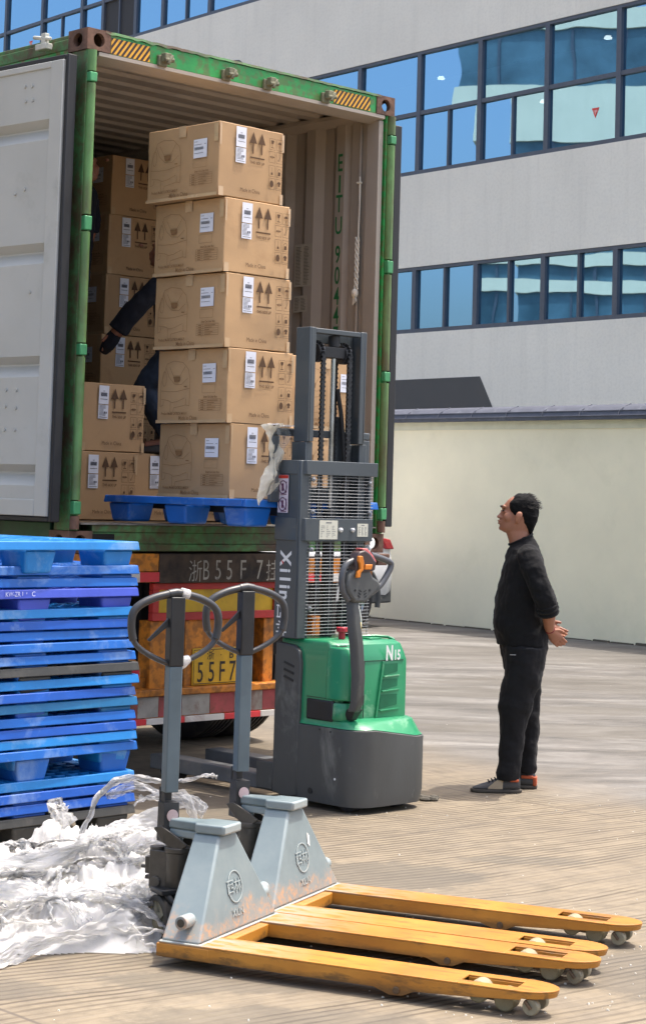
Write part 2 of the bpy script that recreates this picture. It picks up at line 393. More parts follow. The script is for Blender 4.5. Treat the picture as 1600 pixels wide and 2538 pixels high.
for bi, (z0, z1, zm) in enumerate(((5.62, 7.24, None), (9.53, 12.6, 11.06), (15.08, 18.4, 16.5))):
    for i in range(len(maj)-1):
        a, b = maj[i], maj[i+1]
        if b < -3 or (bi < 2 and a > 13): 
            pass
        dark = abs(a-19.4) < .01 and bi == 2
        fr = G(); W_ = .09
        fr.box(a, a+.07, -.16, -.02, z0, z1).box(b-.07, b, -.16, -.02, z0, z1)
        fr.box(a+.07, b-.07, -.16, -.02, z0, z0+.10).box(a+.07, b-.07, -.16, -.02, z1-.08, z1)
        panes = []
        if zm:
            fr.box(a+.07, b-.07, -.15, -.03, zm-.05, zm+.05)
            top = (zm+.05, z1-.08); low = (z0+.10, zm-.05)
            panes.append((a+.07, b-.07)+top)
            mid = (a+b)/2
            if (i % 2 == 0 and bi == 1 and i != 4) or i in (5, 6) or (bi == 2 and i % 2 == 1):
                fr.box(mid-.03, mid+.03, -.14, -.04, low[0], low[1])
                panes += [(a+.07, mid-.03)+low, (mid+.03, b-.07)+low]
            else: panes.append((a+.07, b-.07)+low)
        else:
            mid = (a+b)/2
            fr.box(mid-.035, mid+.035, -.15, -.03, z0+.10, z1-.08)
            panes = [(a+.07, mid-.035, z0+.1, z1-.08), (mid+.035, b-.07, z0+.1, z1-.08)]
        f = fr.obj('window', m_frame, bl, smooth=False)
        pg = G()
        for (p0, p1, q0, q1) in panes:
            tl = rr.uniform(-.010, .010)
            pg.add([(p0, -.10+tl, q0), (p1, -.10-tl, q0), (p1, -.10-tl, q1), (p0, -.10+tl, q1)], [(3, 2, 1, 0)])
        pg.obj('pane', m_dark if dark else m_glass, f, smooth=False)
# painted dark wedges on the wall
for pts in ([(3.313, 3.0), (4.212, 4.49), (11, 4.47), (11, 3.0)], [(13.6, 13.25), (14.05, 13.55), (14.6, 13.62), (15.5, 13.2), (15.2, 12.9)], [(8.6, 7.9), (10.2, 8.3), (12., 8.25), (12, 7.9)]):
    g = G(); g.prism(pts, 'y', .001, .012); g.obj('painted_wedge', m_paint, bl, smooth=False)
m_red = mat('red_sticker', 'd8433c', .5)
m_lamp = emat('lit_lamp', 'fff2dc', 5)
for (x, z) in ((.81, 10.3), (25.55, 15.9)):
    g = G(); g.prism([(x-.11, z+.10), (x+.11, z+.10), (x, z-.13)], 'y', -.097, -.093)
    s_ = g.obj('warning_sticker', m_red, bl, smooth=False)
    g = G(); g.box(x-.05, x-.035, -.0925, -.091, z-.0, z+.05).box(x-.008, x+.008, -.0925, -.091, z-.05, z+.05).box(x+.035, x+.05, -.0925, -.091, z, z+.05)
    g.obj('sticker_print', mat('sticker_white', 'f0dcd6', .6), s_, smooth=False)
for (x, z) in ((1.3, 12.2), (3.3, 11.0), (6.9, 12.1)):
    G().lathe([(.0, 0), (.09, 0), (.10, .02), (.06, .07), (.02, .08)], (x, -1.0, z)).obj('ceiling_lamp', m_lamp if x < 6 else m_lamp, bl)

# facade opposite, mirrored in the windows
ob = thing('opposite_building', 'pale banded building reflected in the office windows', 'building', (-62, 0, 0), 0)
m_ow = stucco('opposite_stucco', (.86, .78, .60))
m_og = mat('opposite_glass', '54707e', .15, var=.3, vscale=.4)
g = G(); z = 0
for z0, z1 in ((0, 2.5), (5.4, 6.6), (9.4, 10.6), (13.6, 14.3), (15.2, 15.9), (18.5, 19.2), (22.3, 25.6), (28.9, 30.2)):
    g.box(-12, 0, -30, 54, z0, z1)
g.obj('wall_band', m_ow, ob, smooth=False)
g = G()
for z0, z1 in ((2.5, 5.4), (6.6, 9.4), (10.6, 13.6), (14.3, 15.2), (15.9, 18.5), (19.2, 22.3), (25.6, 28.9)):
    g.box(-11.8, -.2, -29.8, 53.8, z0+.001, z1-.001)
g.obj('window_band', m_og, ob, smooth=False)
g = G()
for k in range(28): g.box(-.19, -.1, -29+k*3, -28.85+k*3, 2.6, 28.8)
g.obj('mullion', m_frame, ob, smooth=False)

# ------------------------------------------------------------------ parked car
m_car = mat('white_paint', (.8, .8, .8), .25, var=.02, coat=.6)
m_plast = mat('grey_plastic', '4b4d4f', .6, var=.08)
m_tyre = mat('rubber', '26262a', .8, var=.2, vscale=20, dirt='6a6459', damt=.35, dscale=6, bump=.3, bscale=80)
m_rim = mat('alloy', 'a9acb0', .35, metal=.8)
m_cglass = mat('car_glass', '0c1014', .05, spec=.8)
def wheel(par, c, r, wd, ax=(0, 1, 0), grooves=4, rimr=None):
    """tyre centred at c, axle along ax"""
    c = Vector(c); axv = Vector(ax); h = wd/2; rimr = rimr or r*.6
    prof = [(rimr, -h*.8), (r*.82, -h), (r*.95, -h*.93), (r, -h*.72)]
    for k in range(grooves):
        x = -h*.62+(k+.5)*h*1.24/grooves; gw = .006+wd*.012
        prof += [(r, x-gw), (r-.012, x-gw*.8), (r-.012, x+gw*.8), (r, x+gw)]
    prof += [(r, h*.72), (r*.95, h*.93), (r*.82, h), (rimr, h*.8), (rimr, -h*.8)]
    t_ = G().lathe(prof, c, ax, 48).obj('tyre', m_tyre, par, ang=50)
    g = G().lathe([(rimr, -h*.75), (rimr*.92, -h*.5), (rimr*.3, -h*.35), (.001, -h*.4)], c, ax, 32)
    g.lathe([(rimr, h*.75), (rimr*.92, h*.5), (rimr*.3, h*.35), (.001, h*.4)], c, ax, 32)
    u = axv.orthogonal().normalized(); v = axv.cross(u)
    for k in range(8):
        a = 2*pi*k/8; d = u*cos(a)+v*sin(a)
        for s_ in (-1, 1): g.bar(c+axv*s_*h*.55+d*rimr*.2, c+axv*s_*h*.62+d*rimr*.95, .03, .02, axv)
    g.obj('rim', m_rim, t_)
    return t_
def car():
    root = thing('parked_car', 'white hatchback parked along the cream wall, its rear corner showing past the container', 'car', (-.36, 25.62, 0), radians(228))
    # profile sections along x (rear at 0, front at 4.5); y 0..1.8
    secs = [(-.005, .60, .84, .10), (.02, .42, .96, .04), (.07, .36, 1.07, .01), (.16, .32, 1.13, 0), (.5, .28, 1.14, 0), (1.2, .26, 1.12, 0), (2.2, .26, 1.06, 0), (3.2, .26, 1.0, 0), (3.9, .28, .92, .03), (4.3, .34, .8, .1), (4.5, .42, .68, .22)]
    rings = []
    for x, z0, z1, ins in secs:
        y0, y1 = ins, 1.8-ins; zm = (z0+z1)/2
        rings.append([(x, y0+.06, z0), (x, y1-.06, z0), (x, y1, z0+.1), (x, y1+.02, zm), (x, y1-.02, z1-.06), (x, y1-.09, z1), (x, y0+.09, z1), (x, y0+.02, z1-.06), (x, y0-.02, zm), (x, y0, z0+.1)])
    G().loft(rings).obj('body', m_car, root, bevel=.02, ang=50)
    cab = [(.22, 1.12, .10), (.62, 1.50, .2), (1.0, 1.60, .24), (2.0, 1.63, .24), (2.7, 1.5, .22), (3.35, 1.08, .12)]
    rings = [[(x, i, 1.05), (x, 1.8-i, 1.05), (x, 1.8-i-.1*(z > 1.2), z-.04), (x, 1.8-i-.2, z), (x, i+.2, z), (x, i+.1*(z > 1.2), z-.04)] for x, z, i in cab]
    G().loft(rings).obj('cabin', m_car, root, bevel=.015, ang=50)
    G().add([(.36, .32, 1.22), (.36, 1.48, 1.22), (.60, 1.42, 1.47), (.60, .38, 1.47)], [(0, 1, 2, 3)]).obj('rear_window', m_cglass, root)
    for y in (.125, 1.675):
        s_ = 1 if y > 1 else -1
        G().hexa([(.7, y, 1.14), (2.9, y, 1.10), (2.9, y+.03*s_, 1.10), (.7, y+.03*s_, 1.14), (.9, y-.06*s_, 1.45), (2.4, y-.07*s_, 1.45), (2.4, y-.04*s_, 1.45), (.9, y-.03*s_, 1.45)]).obj('side_window', m_cglass, root)
    G().loft([[(x, i, z) for i, z in ((y0, .30), (1.8-y0, .30), (1.8-y0, .62), (y0, .62))] for x, y0 in ((-.035, .14), (.02, .03), (.45, -.022))]).obj('bumper_trim', m_plast, root, bevel=.02)
    for y0, y1 in ((-.03, .36), (1.44, 1.83)):
        o_ = y0 < 0
        pts = [(.02, y0 if o_ else y1, .97), (.28, y0 if o_ else y1, 1.06), (.33, y0 if o_ else y1, 1.12), (.1, y0 if o_ else y1, 1.12), (.06, y0 if o_ else y1, 1.08)]
        g = G(); g.hexa([(.055, y0, .93), (.055, y1, .97), (.2, y1, .97), (.42, y0, 1.05), (.135, y0, 1.1), (.135, y1, 1.09), (.3, y1, 1.11), (.52, y0, 1.115)] if not o_ else [(.055, y0, .97), (.055, y1, .93), (.42, y1, 1.05), (.2, y0, .97), (.135, y0, 1.09), (.135, y1, 1.1), (.52, y1, 1.115), (.3, y0, 1.11)])
        g.obj('tail_light', mat('red_lens', 'b3202c', .2, coat=.5, spec=.7), root, bevel=.01)
    G().box(-.012, 0, .68, 1.12, .66, .78).obj('number_plate', mat('plate_blue', '2b4f9e', .5), root)
    for x in (.74, 3.4):
        for y in (.1, 1.7): wheel(root, (x, y, .33), .33, .21, (0, 1, 0))
    for x in (.74, 3.4):
        g = G(); g.tube([(x+.42*cos(a), 1.81, .36+.42*sin(a)) for a in [pi*k/12 for k in range(-1, 14)]], .035, 8)
        g.obj('wheel_arch', m_plast, root)
CARX = 2.05
car()

# ------------------------------------------------------------------ shipping container
m_green = mat('green_paint', '2a9648', .45, var=.15, vscale=5, dirt='3c3a28', damt=.6, dscale=2.6, dthr=.56, bump=.2, bscale=30, edge='6b4a35')
m_greenr = mat('green_rusty', '4a7a46', .6, var=.3, vscale=5, dirt='4b3426', damt=.9, dscale=2.6, dthr=.45, bump=.3, bscale=30, edge='5b3a28')
m_greenl = mat('green_light', '479460', .5, var=.15, dirt='55543a', damt=.5, dthr=.58)
m_tubeg = mat('post_tube', '5f8a50', .55, var=.25, vscale=4, dirt='57442f', damt=.8, dscale=2.2, dthr=.47, stretch=(1, 1, .5))
m_rust = mat('rusty_steel', '6b4f40', .8, var=.3, vscale=12, dirt='3c2a22', damt=.8, dscale=7, dthr=.5, bump=.6, bscale=50)
m_in = mat('beige_inner', (.36, .315, .26), .6, var=.06, vscale=2, dirt='6a5a48', damt=.45, dscale=1.4, dthr=.56, bump=.1, bscale=20)
m_door = mat('door_white', (.45, .455, .42), .5, var=.04, vscale=2, dirt='85867c', damt=.4, dscale=2.2, dthr=.58, bump=.1, bscale=15)
m_gask = mat('rubber_seal', '1f2022', .6, var=.2)
m_floor = mat('plywood_floor', '7c6a54', .8, var=.25, vscale=3, stretch=(6, 1, 1), dirt='3b2f25', damt=.5, dthr=.5)
ct = thing('shipping_container', 'open green shipping container with beige inside, EITU lettering and rusty corners', 'container', (CO.x, CO.y, 1.27), CU)
L = 12.0; W = 2.438; Hh = 2.896
def casting(name, x, y, z, sx_, sy_, sz_, holes):
    """corner block spanning x..x+sx etc, holes: list of faces"""
    g = G()
    def face(o, ex, ey, w_, h_, hole):
        o = Vector(o); ex = Vector(ex); ey = Vector(ey); nn = ex.cross(ey)
        if not hole:
            g.add([o, o+ex*w_, o+ex*w_+ey*h_, o+ey*h_], [(0, 1, 2, 3)]); return
        K = 24; out = []; inn = []; dp = []
        rw, rh = w_*.24, h_*.32
        for k in range(K):
            a = 2*pi*(k+.5)/K; c, q = cos(a), sin(a); t = min(w_/2/abs(c), h_/2/abs(q)); 
            out.append(o+ex*(w_/2+c*t)+ey*(h_/2+q*t))
            inn.append(o+ex*(w_/2+rw*c)+ey*(h_/2+rh*q)); dp.append(inn[-1]-nn*.028)
        g.add(out+inn+dp, [(k, (k+1) % K, K+(k+1) % K, K+k) for k in range(K)]+[(K+k, K+(k+1) % K, 2*K+(k+1) % K, 2*K+k) for k in range(K)])
        c4 = [o, o+ex*w_, o+ex*w_+ey*h_, o+ey*h_]
        for ci, cc in enumerate(c4):
            # fill corner wedge
            d = sorted(range(K), key=lambda k: (out[k]-cc).length)[:2]; 
            a_, b_ = sorted(d, key=lambda k: k) 
            if abs(a_-b_) > 2: a_, b_ = b_, a_
            g.add([cc, out[b_], out[a_]], [(0, 1, 2)] if True else [])
    face((x, y, z), (1, 0, 0), (0, 0, 1), sx_, sz_, 'f' in holes)
    face((x, y+sy_, z), (0, -1, 0), (0, 0, 1), sy_, sz_, 'l' in holes)
    face((x+sx_, y, z), (0, 1, 0), (0, 0, 1), sy_, sz_, 'r' in holes)
    face((x, y, z+sz_), (1, 0, 0), (0, 1, 0), sx_, sy_, 't' in holes)
    face((x+sx_, y+sy_, z), (-1, 0, 0), (0, 0, 1), sx_, sz_, False)
    face((x+sx_, y, z), (-1, 0, 0), (0, 1, 0), sx_, sy_, False)
    return g.obj(name, m_rust, ct, smooth=False)
casting('corner_casting', -.006, -.006, Hh-.118, .162, .178, .121, 'fl')
casting('corner_casting', W-.156, -.006, Hh-.118, .162, .178, .121, 'fr')
casting('corner_casting', -.006, -.006, -.003, .162, .178, .118, 'fl')
casting('corner_casting', W-.156, -.006, -.003, .162, .178, .118, 'fr')
# corner posts with hinge tubes and lugs
for sgn, x0 in ((1, 0.), (-1, W)):
    g = G()
    xa, xb = sorted((x0, x0+sgn*.06)); g.box(xa, xb, 0, .14, .116, Hh-.119)
    xa, xb = sorted((x0+sgn*.061, x0+sgn*.075)); g.box(xa, xb, .03, .14, .116, Hh-.119)
    post = g.obj('corner_post', m_green if sgn < 0 else m_greenr, ct, bevel=.004)
    xt = x0+sgn*.026
    zs = [(.12, .20), (.28, 1.07), (1.14, 1.76), (1.85, 2.59), (2.65, Hh-.12)]
    for za, zb_ in zs:
        G().tube([(xt, -.012, za+.004), (xt, -.012, zb_-.004)], .026, 16).obj('hinge_tube', m_tubeg if (za > .2) else m_rust, post)
    for za, zb_ in ((.205, .277), (1.075, 1.137), (1.765, 1.845), (2.594, 2.648)):
        G().box(xt-.025, xt+.025, -.037, .0, za, zb_).obj('hinge_lug', m_greenl, post, bevel=.006)
# inner lining of the right post, lashing recess and rope
G().box(W-.115, W-.0765, .01, .118, .16, 2.74).obj('post_lining', m_in, ct, bevel=.003)
G().tube([(W-.09, .195, .16), (W-.09, .195, 2.74)], .011, 8).obj('lashing_channel', m_in, ct, bevel=.004)
# header
hd = G().prism([(.0, 2.775), (-.0, 2.885), (.03, 2.893), (.13, 2.893), (.13, 2.775)], 'x', .157, W-.157)
hd = hd.obj('header_beam', m_green, ct, bevel=.003)
G().prism([(-.004, 2.752), (-.004, 2.7735), (.1, 2.7735), (.1, 2.725), (.085, 2.725)], 'x', .08, W-.08).obj('header_lip', m_in, ct)
g = G(); vs_, fs_ = [], []
nn_ = 60
for i in range(nn_+1):
    x = .12+i*(W-.24)/nn_; wv = (.012*abs(sin(i*.9))*(1 if i < 22 else .35))*(.6+.4*sin(i*2.3))
    vs_ += [(x, -.008, 2.888-wv), (x, -.004, 2.902-wv*.4), (x, .14, 2.899), (x, .14, 2.895)]
for i in range(nn_): fs_ += [(i*4+k, (i+1)*4+k, (i+1)*4+k+1, i*4+k+1) for k in range(3)]
g.add(vs_, fs_).obj('roof_lip', m_greenr, ct)
# chevron stickers
m_yel = mat('sticker_yellow', 'e3a72f', .5, var=.05); m_blk = mat('sticker_black', '33201a', .5)
for x0, x1, z0, z1 in ((.162, .438, 2.778, 2.868), (1.905, 2.222, 2.782, 2.868)):
    s_ = G().box(x0, x1, -.0035, -.001, z0, z1).obj('hazard_sticker', m_yel, hd, smooth=False)
    a = Art((x0, -.0035, z0), (1, 0, 0), (0, 0, 1), .0008); h_ = z1-z0; w_ = x1-x0; n_ = 8 if w_ < .3 else 9; pt = w_/n_
    for k in range(-2, n_+1):
        q = [(k*pt, 0), (k*pt+pt*.5, 0), (k*pt+pt*.5+h_*.75, h_), (k*pt+h_*.75, h_)]
        # clip to sticker
        def clip(poly, xlim, keep):
            out = []
            for i in range(len(poly)):
                p_, r_ = poly[i], poly[(i+1) % len(poly)]
                ip, ir = (p_[0] >= xlim) == keep, (r_[0] >= xlim) == keep
                if ip: out.append(p_)
                if ip != ir:
                    t = (xlim-p_[0])/(r_[0]-p_[0]); out.append((xlim, p_[1]+t*(r_[1]-p_[1])))
            return out
        q = clip(q, 0, True)
        if len(q) > 2: q = clip(q, w_, False)
        if len(q) > 2: a.poly(q)
    a.obj('black_stripes', m_blk, s_)
for x in (.528, 1.012, 1.341, 1.826):
    g = G(); g.box(x-.035, x+.03, -.02, 0, 2.768, 2.83).box(x-.02, x+.025, -.06, -.02, 2.79, 2.84)
    g.tube([(x-.02, -.05, 2.80), (x+.045, -.055, 2.805)], .014, 10).tube([(x+.0, -.06, 2.775), (x+.03, -.06, 2.83)], .011, 8)
    g.obj('locking_bar_cam', mat('cam_metal', '76745c', .7, var=.3, dirt='4a3426', damt=.8, dthr=.5, bump=.5), hd, bevel=.004)
# rails
g = G().box(.0, .06, .175, L, Hh-.10, Hh-.035).box(.01, .05, .175, L, Hh-.035, Hh-.01)
g.obj('top_rail', m_greenr, ct, bevel=.006)
G().box(W-.06, W, .175, L, Hh-.10, Hh-.035).obj('top_rail', m_greenr, ct, bevel=.006)
G().prism([(W-.062, 2.75), (W-.062, 2.815), (W-.13, 2.815), (W-.13, 2.79)], 'y', .14, L).prism([(.062, 2.75), (.062, 2.815), (.13, 2.815), (.13, 2.79)], 'y', .14, L).obj('ceiling_rail', m_in, ct)
g = G(); g.box(0, .05, .175, L, 0, .155).box(W-.05, W, .175, L, 0, .155); g.obj('bottom_rail', mat('green_shade_rail', '24502e', .6, var=.2, dirt='2a2a1e', damt=.6), ct, bevel=.004)
# sill
g = G(); g.box(.157, W-.157, -.002, .12, .005, .045).box(.157, W-.157, .004, .12, .045, .11); 
g.box(.157, .17, .003, .12, .1102, .15).box(.157, W-.157, -.002, .12, .1105, .150)
sill = g.obj('sill_beam', m_greenr, ct, bevel=.004)
G().box(.157, .31, -.004, .0, .05, .10).obj('fork_pocket', mat('pocket_shade', '100f0e', .9), sill, smooth=False)  # near-black plate on the sill, painting the shade inside the pocket
G().box(.07, W-.07, -.012, .30, .1505, .158).obj('threshold_plate', mat('threshold', '8f8d86', .5, var=.25, vscale=9, dirt='54432f', damt=.7, dthr=.48, metal=.3), ct)
G().box(.07, W-.07, .301, L, .12, .155).obj('floor', m_floor, ct)
# side walls (vertical corrugation)
def corr(x_in, dirx):
    pts = [(.119, 0), (.285, 0), (.312, .036), (.325, .036)]; y = .352
    while y < L:
        for dy, dx in ((0, 0), (.08, 0), (.14, .036), (.22, .036)): pts.append((y+dy, dx))
        y += .28
    g = G(); vs = []; fs = []
    for y, dx in pts:
        x = x_in+dirx*dx
        vs += [(x, y, .155), (x, y, 2.80)]
    for i in range(len(pts)-1): fs.append((2*i, 2*i+2, 2*i+3, 2*i+1))
    g.add(vs, fs); return g
corr(W-.078, 1).obj('side_wall', m_in, ct, ang=20)
corr(.078, -1).obj('side_wall', m_in, ct, ang=20)
g = G(); vs = []; fs = []; y = .14; pts = []
while y < L:
    for dy, dz in ((0, 0), (.09, 0), (.105, .02), (.195, .02)): pts.append((y+dy, dz))
    y += .21
for y, dz in pts: vs += [(.06, y, 2.815+dz), (W-.06, y, 2.815+dz)]
for i in range(len(pts)-1): fs.append((2*i, 2*i+1, 2*i+3, 2*i+2))
g.add(vs, fs).obj('ceiling_sheet', m_in, ct, ang=20)
G().box(.06, W-.06, .15, L, 2.85, 2.875).obj('roof', m_greenr, ct)
G().box(0, W, L-.05, L, 0, 2.84).obj('front_wall', m_in, ct)
G().box(-.0, .03, .175, L, .156, Hh-.101).box(W-.03, W, .175, L, .156, Hh-.101).obj('outer_skin', m_green, ct)
# lettering on right wall, reading down
m_lt = mat('green_letter', '1f6b3c', .6, var=.1)
zl = [3.844, 3.704, 3.575, 3.432, 3.242, 3.105, 2.97, 2.845, 2.715]
a = Art((W-.078, .425, 0), (0, -1, 0), (0, 0, 1), .002)
for c_, z in zip('EITU90447', zl):
    a.text(c_, .033, z-1.27-.118, .162, bold=.012, sx=.62 if c_ not in 'I' else .9)
a.obj('letters', m_lt, ct)
# pasted notice sheets on the wall
m_sheet = mat('notice_sheet', 'a9a291', .7, var=.06); m_pr = mat('faint_print', '6c665a', .8)
for (y0, y1, z0, z1) in ((.64, .80, 1.72, 2.00), (.67, .80, 1.55, 1.66)):
    s_ = G().hexa([(W-.0785, y0, z0), (W-.0785, y1, z0), (W-.075, y1, z0), (W-.075, y0, z0), (W-.0785, y0, z1), (W-.0785, y1, z1), (W-.075, y1, z1), (W-.075, y0, z1)]).obj('notice_sheet', m_sheet, ct, smooth=False)
    a = Art((W-.0785, y1, z0), (0, -1, 0), (0, 0, 1), .001)
    k = 0; z = .012
    while z < z1-z0-.02:
        a.rect(.012, z, .012+(y1-y0)*.36*rr.uniform(.7, 1), z+.0035); a.rect((y1-y0)*.55, z, (y1-y0)*.55+(y1-y0)*.36*rr.uniform(.6, 1), z+.0035); z += .0095
    a.obj('print', m_pr, s_)
# rope hanging from lashing ring
rp = [(W-.118, .16, 2.335-.0), (W-.12, .158, 2.2), (W-.122, .155, 2.05), (W-.123, .15, 1.98)]
g = G(); g.tube(smoothpath([(W-.121, .165, 2.39), (W-.124, .16, 2.37), (W-.121, .16, 2.2), (W-.123, .163, 2.08), (W-.122, .165, 2.0)], 2), .0055, 8)
for k in range(3):
    g.tube([(W-.126+.006*cos(t*1.1+k*2.1), .168+.014*sin(t*1.1+k*2.1), 2.0-.021*t) for t in range(0, 17)], .006, 6)
g.tube([(W-.125, .145, 2.35), (W-.127, .185, 2.352)], .007, 8); g.ell((W-.13, .175, 1.64), (.02, .026, .03))
for k in range(6): g.tube([(W-.13, .17+.004*k, 1.63), (W-.13+.004*k-.01, .15+.01*k, 1.585-.004*k)], .004, 5)
rope = g.obj('rope', mat('rope_white', 'd8d3c4', .9, var=.15, bump=.5), None)
rope.location = ct.location; rope.rotation_euler = ct.rotation_euler
tag(rope, 'short twisted white rope hanging from the inside of the container wall', 'rope')

# doors folded back
def door(name, hinge, ang, mirror, lab):
    d = bpy.data.objects.new(name, None); sc.collection.objects.link(d); d.parent = ct
    d.location = hinge; d.rotation_euler = (0, 0, ang); d['label'] = lab
    m = -1 if mirror else 1     # inner face towards +y*m ... panel spans x 0..1.17
    z0, z1 = .19, 2.70
    g = G()
    g.box(0, .012, -.02*m if m > 0 else -.03, .03 if m > 0 else .02, z0, z1)
    g = G()
    y0, y1 = sorted((0, m*.062))
    f = m*.062
    g.box(.03, .135, y0, y1, z0, z1).box(1.07, 1.17, y0, y1, z0, z1).box(.135, 1.07, y0, y1, z0, z0+.09).box(.135, 1.07, y0, y1, z1-.035, z1)
    g.obj('door_frame', m_door, d, bevel=.004)
    # panel with four horizontal ribs (profile in y,z extruded along x)
    prof = [(f*.85, z0+.09)]
    cuts = [.44+.0, .44, 1.03, 1.62, 2.27]
    zz = [(.335, .40, .47, .53), (.93, .985, 1.075, 1.12), (1.555, 1.60, 1.70, 1.745), (2.245, 2.275, 2.375, 2.405)]
    for (a, b, c, e) in zz: prof += [(f*.85, a+.02), (f*.02, a+.085), (f*.02, a+.095), (f*.85, a+.135)]
    prof += [(f*.85, z1-.035)]
    vs = []; fs = []
    for y, z in prof: vs += [(.135, y, z), (1.07, y, z)]
    for i in range(len(prof)-1): fs.append((2*i, 2*i+1, 2*i+3, 2*i+2))
    G().add(vs, fs).obj('door_panel', m_door, d, ang=20)
    g = G(); e0, e1 = sorted((-.012*m, m*.05))
    g.box(.0, .028, e0, e1, z0-.03, z1+.03).box(.0281, 1.19, e0, e1, z0-.03, z0-.001).box(.0281, 1.19, e0, e1, z1+.001, z1+.03)
    g.obj('door_seal', m_gask, d, bevel=.006)
    g = G()
    for (x, z) in ((.30, 2.58), (.36, 2.585), (.29, 2.50), (.35, 2.50), (.33, 2.0), (.41, 1.98), (.25, 1.42), (.33, .88), (.42, .88), (.33, .78), (.42, .79), (.33, .66), (.42, .66)): g.cyl((x, f*.8, z), (x, f*1.0, z), .010, 10)
    g.obj('bolt_head', m_door, d)
    s0, s1 = sorted((-.03*m, -.013*m)); G().box(.03, 1.17, s0, s1, z0, z1).obj('door_outer_skin', m_green, d)
    return d
door('door', (-.075, .0, 0), radians(138.1)-CU, False, 'left door folded back, pale inner face with raised ribs')
door('door', (W+.038, .0, 0), radians(91), True, 'right door folded back, seen edge on as a black seal')
g = G().box(-.07, -.02, .30, .40, Hh-.085, Hh-.05).box(-.06, -.03, .32, .36, Hh-.05, Hh+.01)
g.tube([(-.05, .28, Hh-.03), (-.05, .44, Hh-.0)], .012, 8)
g.obj('door_holdback', mat('pale_metal', 'b9b9ae', .6, var=.2), ct, bevel=.004)

# ------------------------------------------------------------------ trailer
m_or = mat('orange_paint', 'c87a1e', .55, var=.2, vscale=6, dirt='4a3018', damt=.8, dscale=3.5, dthr=.52, bump=.2, edge='4a3018')
m_dirty = mat('dirty_beam', '4a3b2e', .8, var=.35, vscale=9, dirt='1d1815', damt=.9, dscale=4, dthr=.47, bump=.5)
m_redp = mat('red_paint', 'b3302a', .55, var=.15, dirt='4f2018', damt=.6, dthr=.56)
m_redr = mat('red_reflector', 'd0373d', .35, var=.08); m_whr = mat('white_reflector', 'cfcac2', .4, var=.08, dirt='8a5a48', damt=.6, dthr=.55)
m_fred = mat('faded_red', '9a4444', .7, var=.25, dirt='6b4a34', damt=.8, dscale=7, dthr=.5); m_fwh = mat('faded_white', '9a948a', .7, var=.2, dirt='6b4030', damt=.8, dscale=7, dthr=.5)
m_yp = mat('panel_yellow', 'c9a01c', .5, var=.1, dirt='5f4a1c', damt=.6, dscale=3, dthr=.53); m_under = mat('under_dark', '1c1a18', .85, var=.3)
tr = thing('trailer', 'orange flatbed trailer under the container with worn red and white rear bumper', 'trailer', (CO.x, CO.y, 0), CU)
G().box(-.02, .64, .0, .25, 1.16, 1.262).box(-.02, .64, .002, .25, 1.10, 1.159).obj('cross_beam', m_or, tr, bevel=.006)
cb = G().box(.642, 1.72, -.004, .25, 1.094, 1.262).obj('cross_beam', m_dirty, tr, bevel=.006, label='blackened beam with sprayed white registration')
G().box(1.722, 2.36, .0, .25, 1.085, 1.235).obj('cross_beam', m_or, tr, bevel=.006)
G().box(2.30, 2.46, -.05, .2, 1.236, 1.262).box(2.365, 2.45, -.04, .2, 1.19, 1.235).obj('twist_lock_bracket', m_rust, tr, bevel=.005)
a = Art((0, -.004, 0), (1, 0, 0), (0, 0, 1), .0015)
for t_, x, sx_ in (('浙', .905, 1.), ('B', .985, .75), ('5', 1.078, .85), ('5', 1.165, .85), ('F', 1.27, .9), ('7', 1.40, .85), ('挂', 1.505, 1.)):
    a.text(t_, x, 1.112, .165 if t_ not in '浙挂' else .135, bold=-.006 if t_ in '浙挂' else -.004, sx=sx_*.8)
def worn(name, col, dirt, d=.8, thr=.48): return mat(name, col, .85, var=.1, dirt=dirt, damt=d, dscale=14, dthr=thr)
a.obj('sprayed_letters', worn('spray_white', 'a8a296', '3a3028', .9), cb)
for i, (x0, x1, mm) in enumerate(((.43, .50, m_whr), (.501, .64, m_redr), (.1, .25, m_redr), (1.74, 1.98, m_redr), (1.981, 2.30, m_whr))):
    z0, z1 = (1.103, 1.157) if x0 < 1 else (1.09, 1.14)
    G().box(x0, x1, -.006, -.001, z0, z1).obj('reflector_strip', mm, tr, smooth=False)
g = G(); g.box(.63, 1.60, .03, .07, .88, .925).box(.63, 1.60, .03, .07, 1.055, 1.092).box(.63, .675, .03, .07, .926, 1.054).box(1.56, 1.60, .03, .07, .926, 1.054)
g.obj('panel_frame', m_redp, tr, bevel=.003)
G().box(.675, 1.56, .045, .065, .925, 1.055).obj('warning_panel', m_yp, tr)
for xa, xb in ((.637, .751), (1.50, 1.58), (1.90, 1.98)): G().box(xa, xb, .05, .16, .49, .879).obj('upright', m_or, tr, bevel=.005)
pl_ = G().box(.893, 1.402, .05, .075, .49, .879).obj('plate_bracket', m_or, tr, bevel=.004)
np_ = G().box(.945, 1.36, .040, .048, .503, .715).obj('number_plate', mat('plate_yellow', 'd3a31a', .5, var=.08, dirt='8a6a20', damt=.5, dthr=.55), tr, bevel=.004)
a = Art((0, .040, 0), (1, 0, 0), (0, 0, 1), .0012)
a.frame(.955, .512, 1.35, .706, .004)
a.text('浙', 1.08, .652, .06).text('·', 1.16, .652, .06).text('B', 1.24, .652, .062, bold=.01)
for t_, x in (('5', 1.005), ('5', 1.09), ('F', 1.17), ('7', 1.25), ('挂', 1.32)): a.text(t_, x, .522, .165 if t_ != '挂' else .08, bold=.004, sx=.66)
a.obj('plate_letters', mat('plate_black', '2a2218', .6), np_)
g = G(); g.cyl((.50, .06, .59), (.50, .10, .59), .085, 32); g.box(.36, .637, .08, .16, .49, .56)
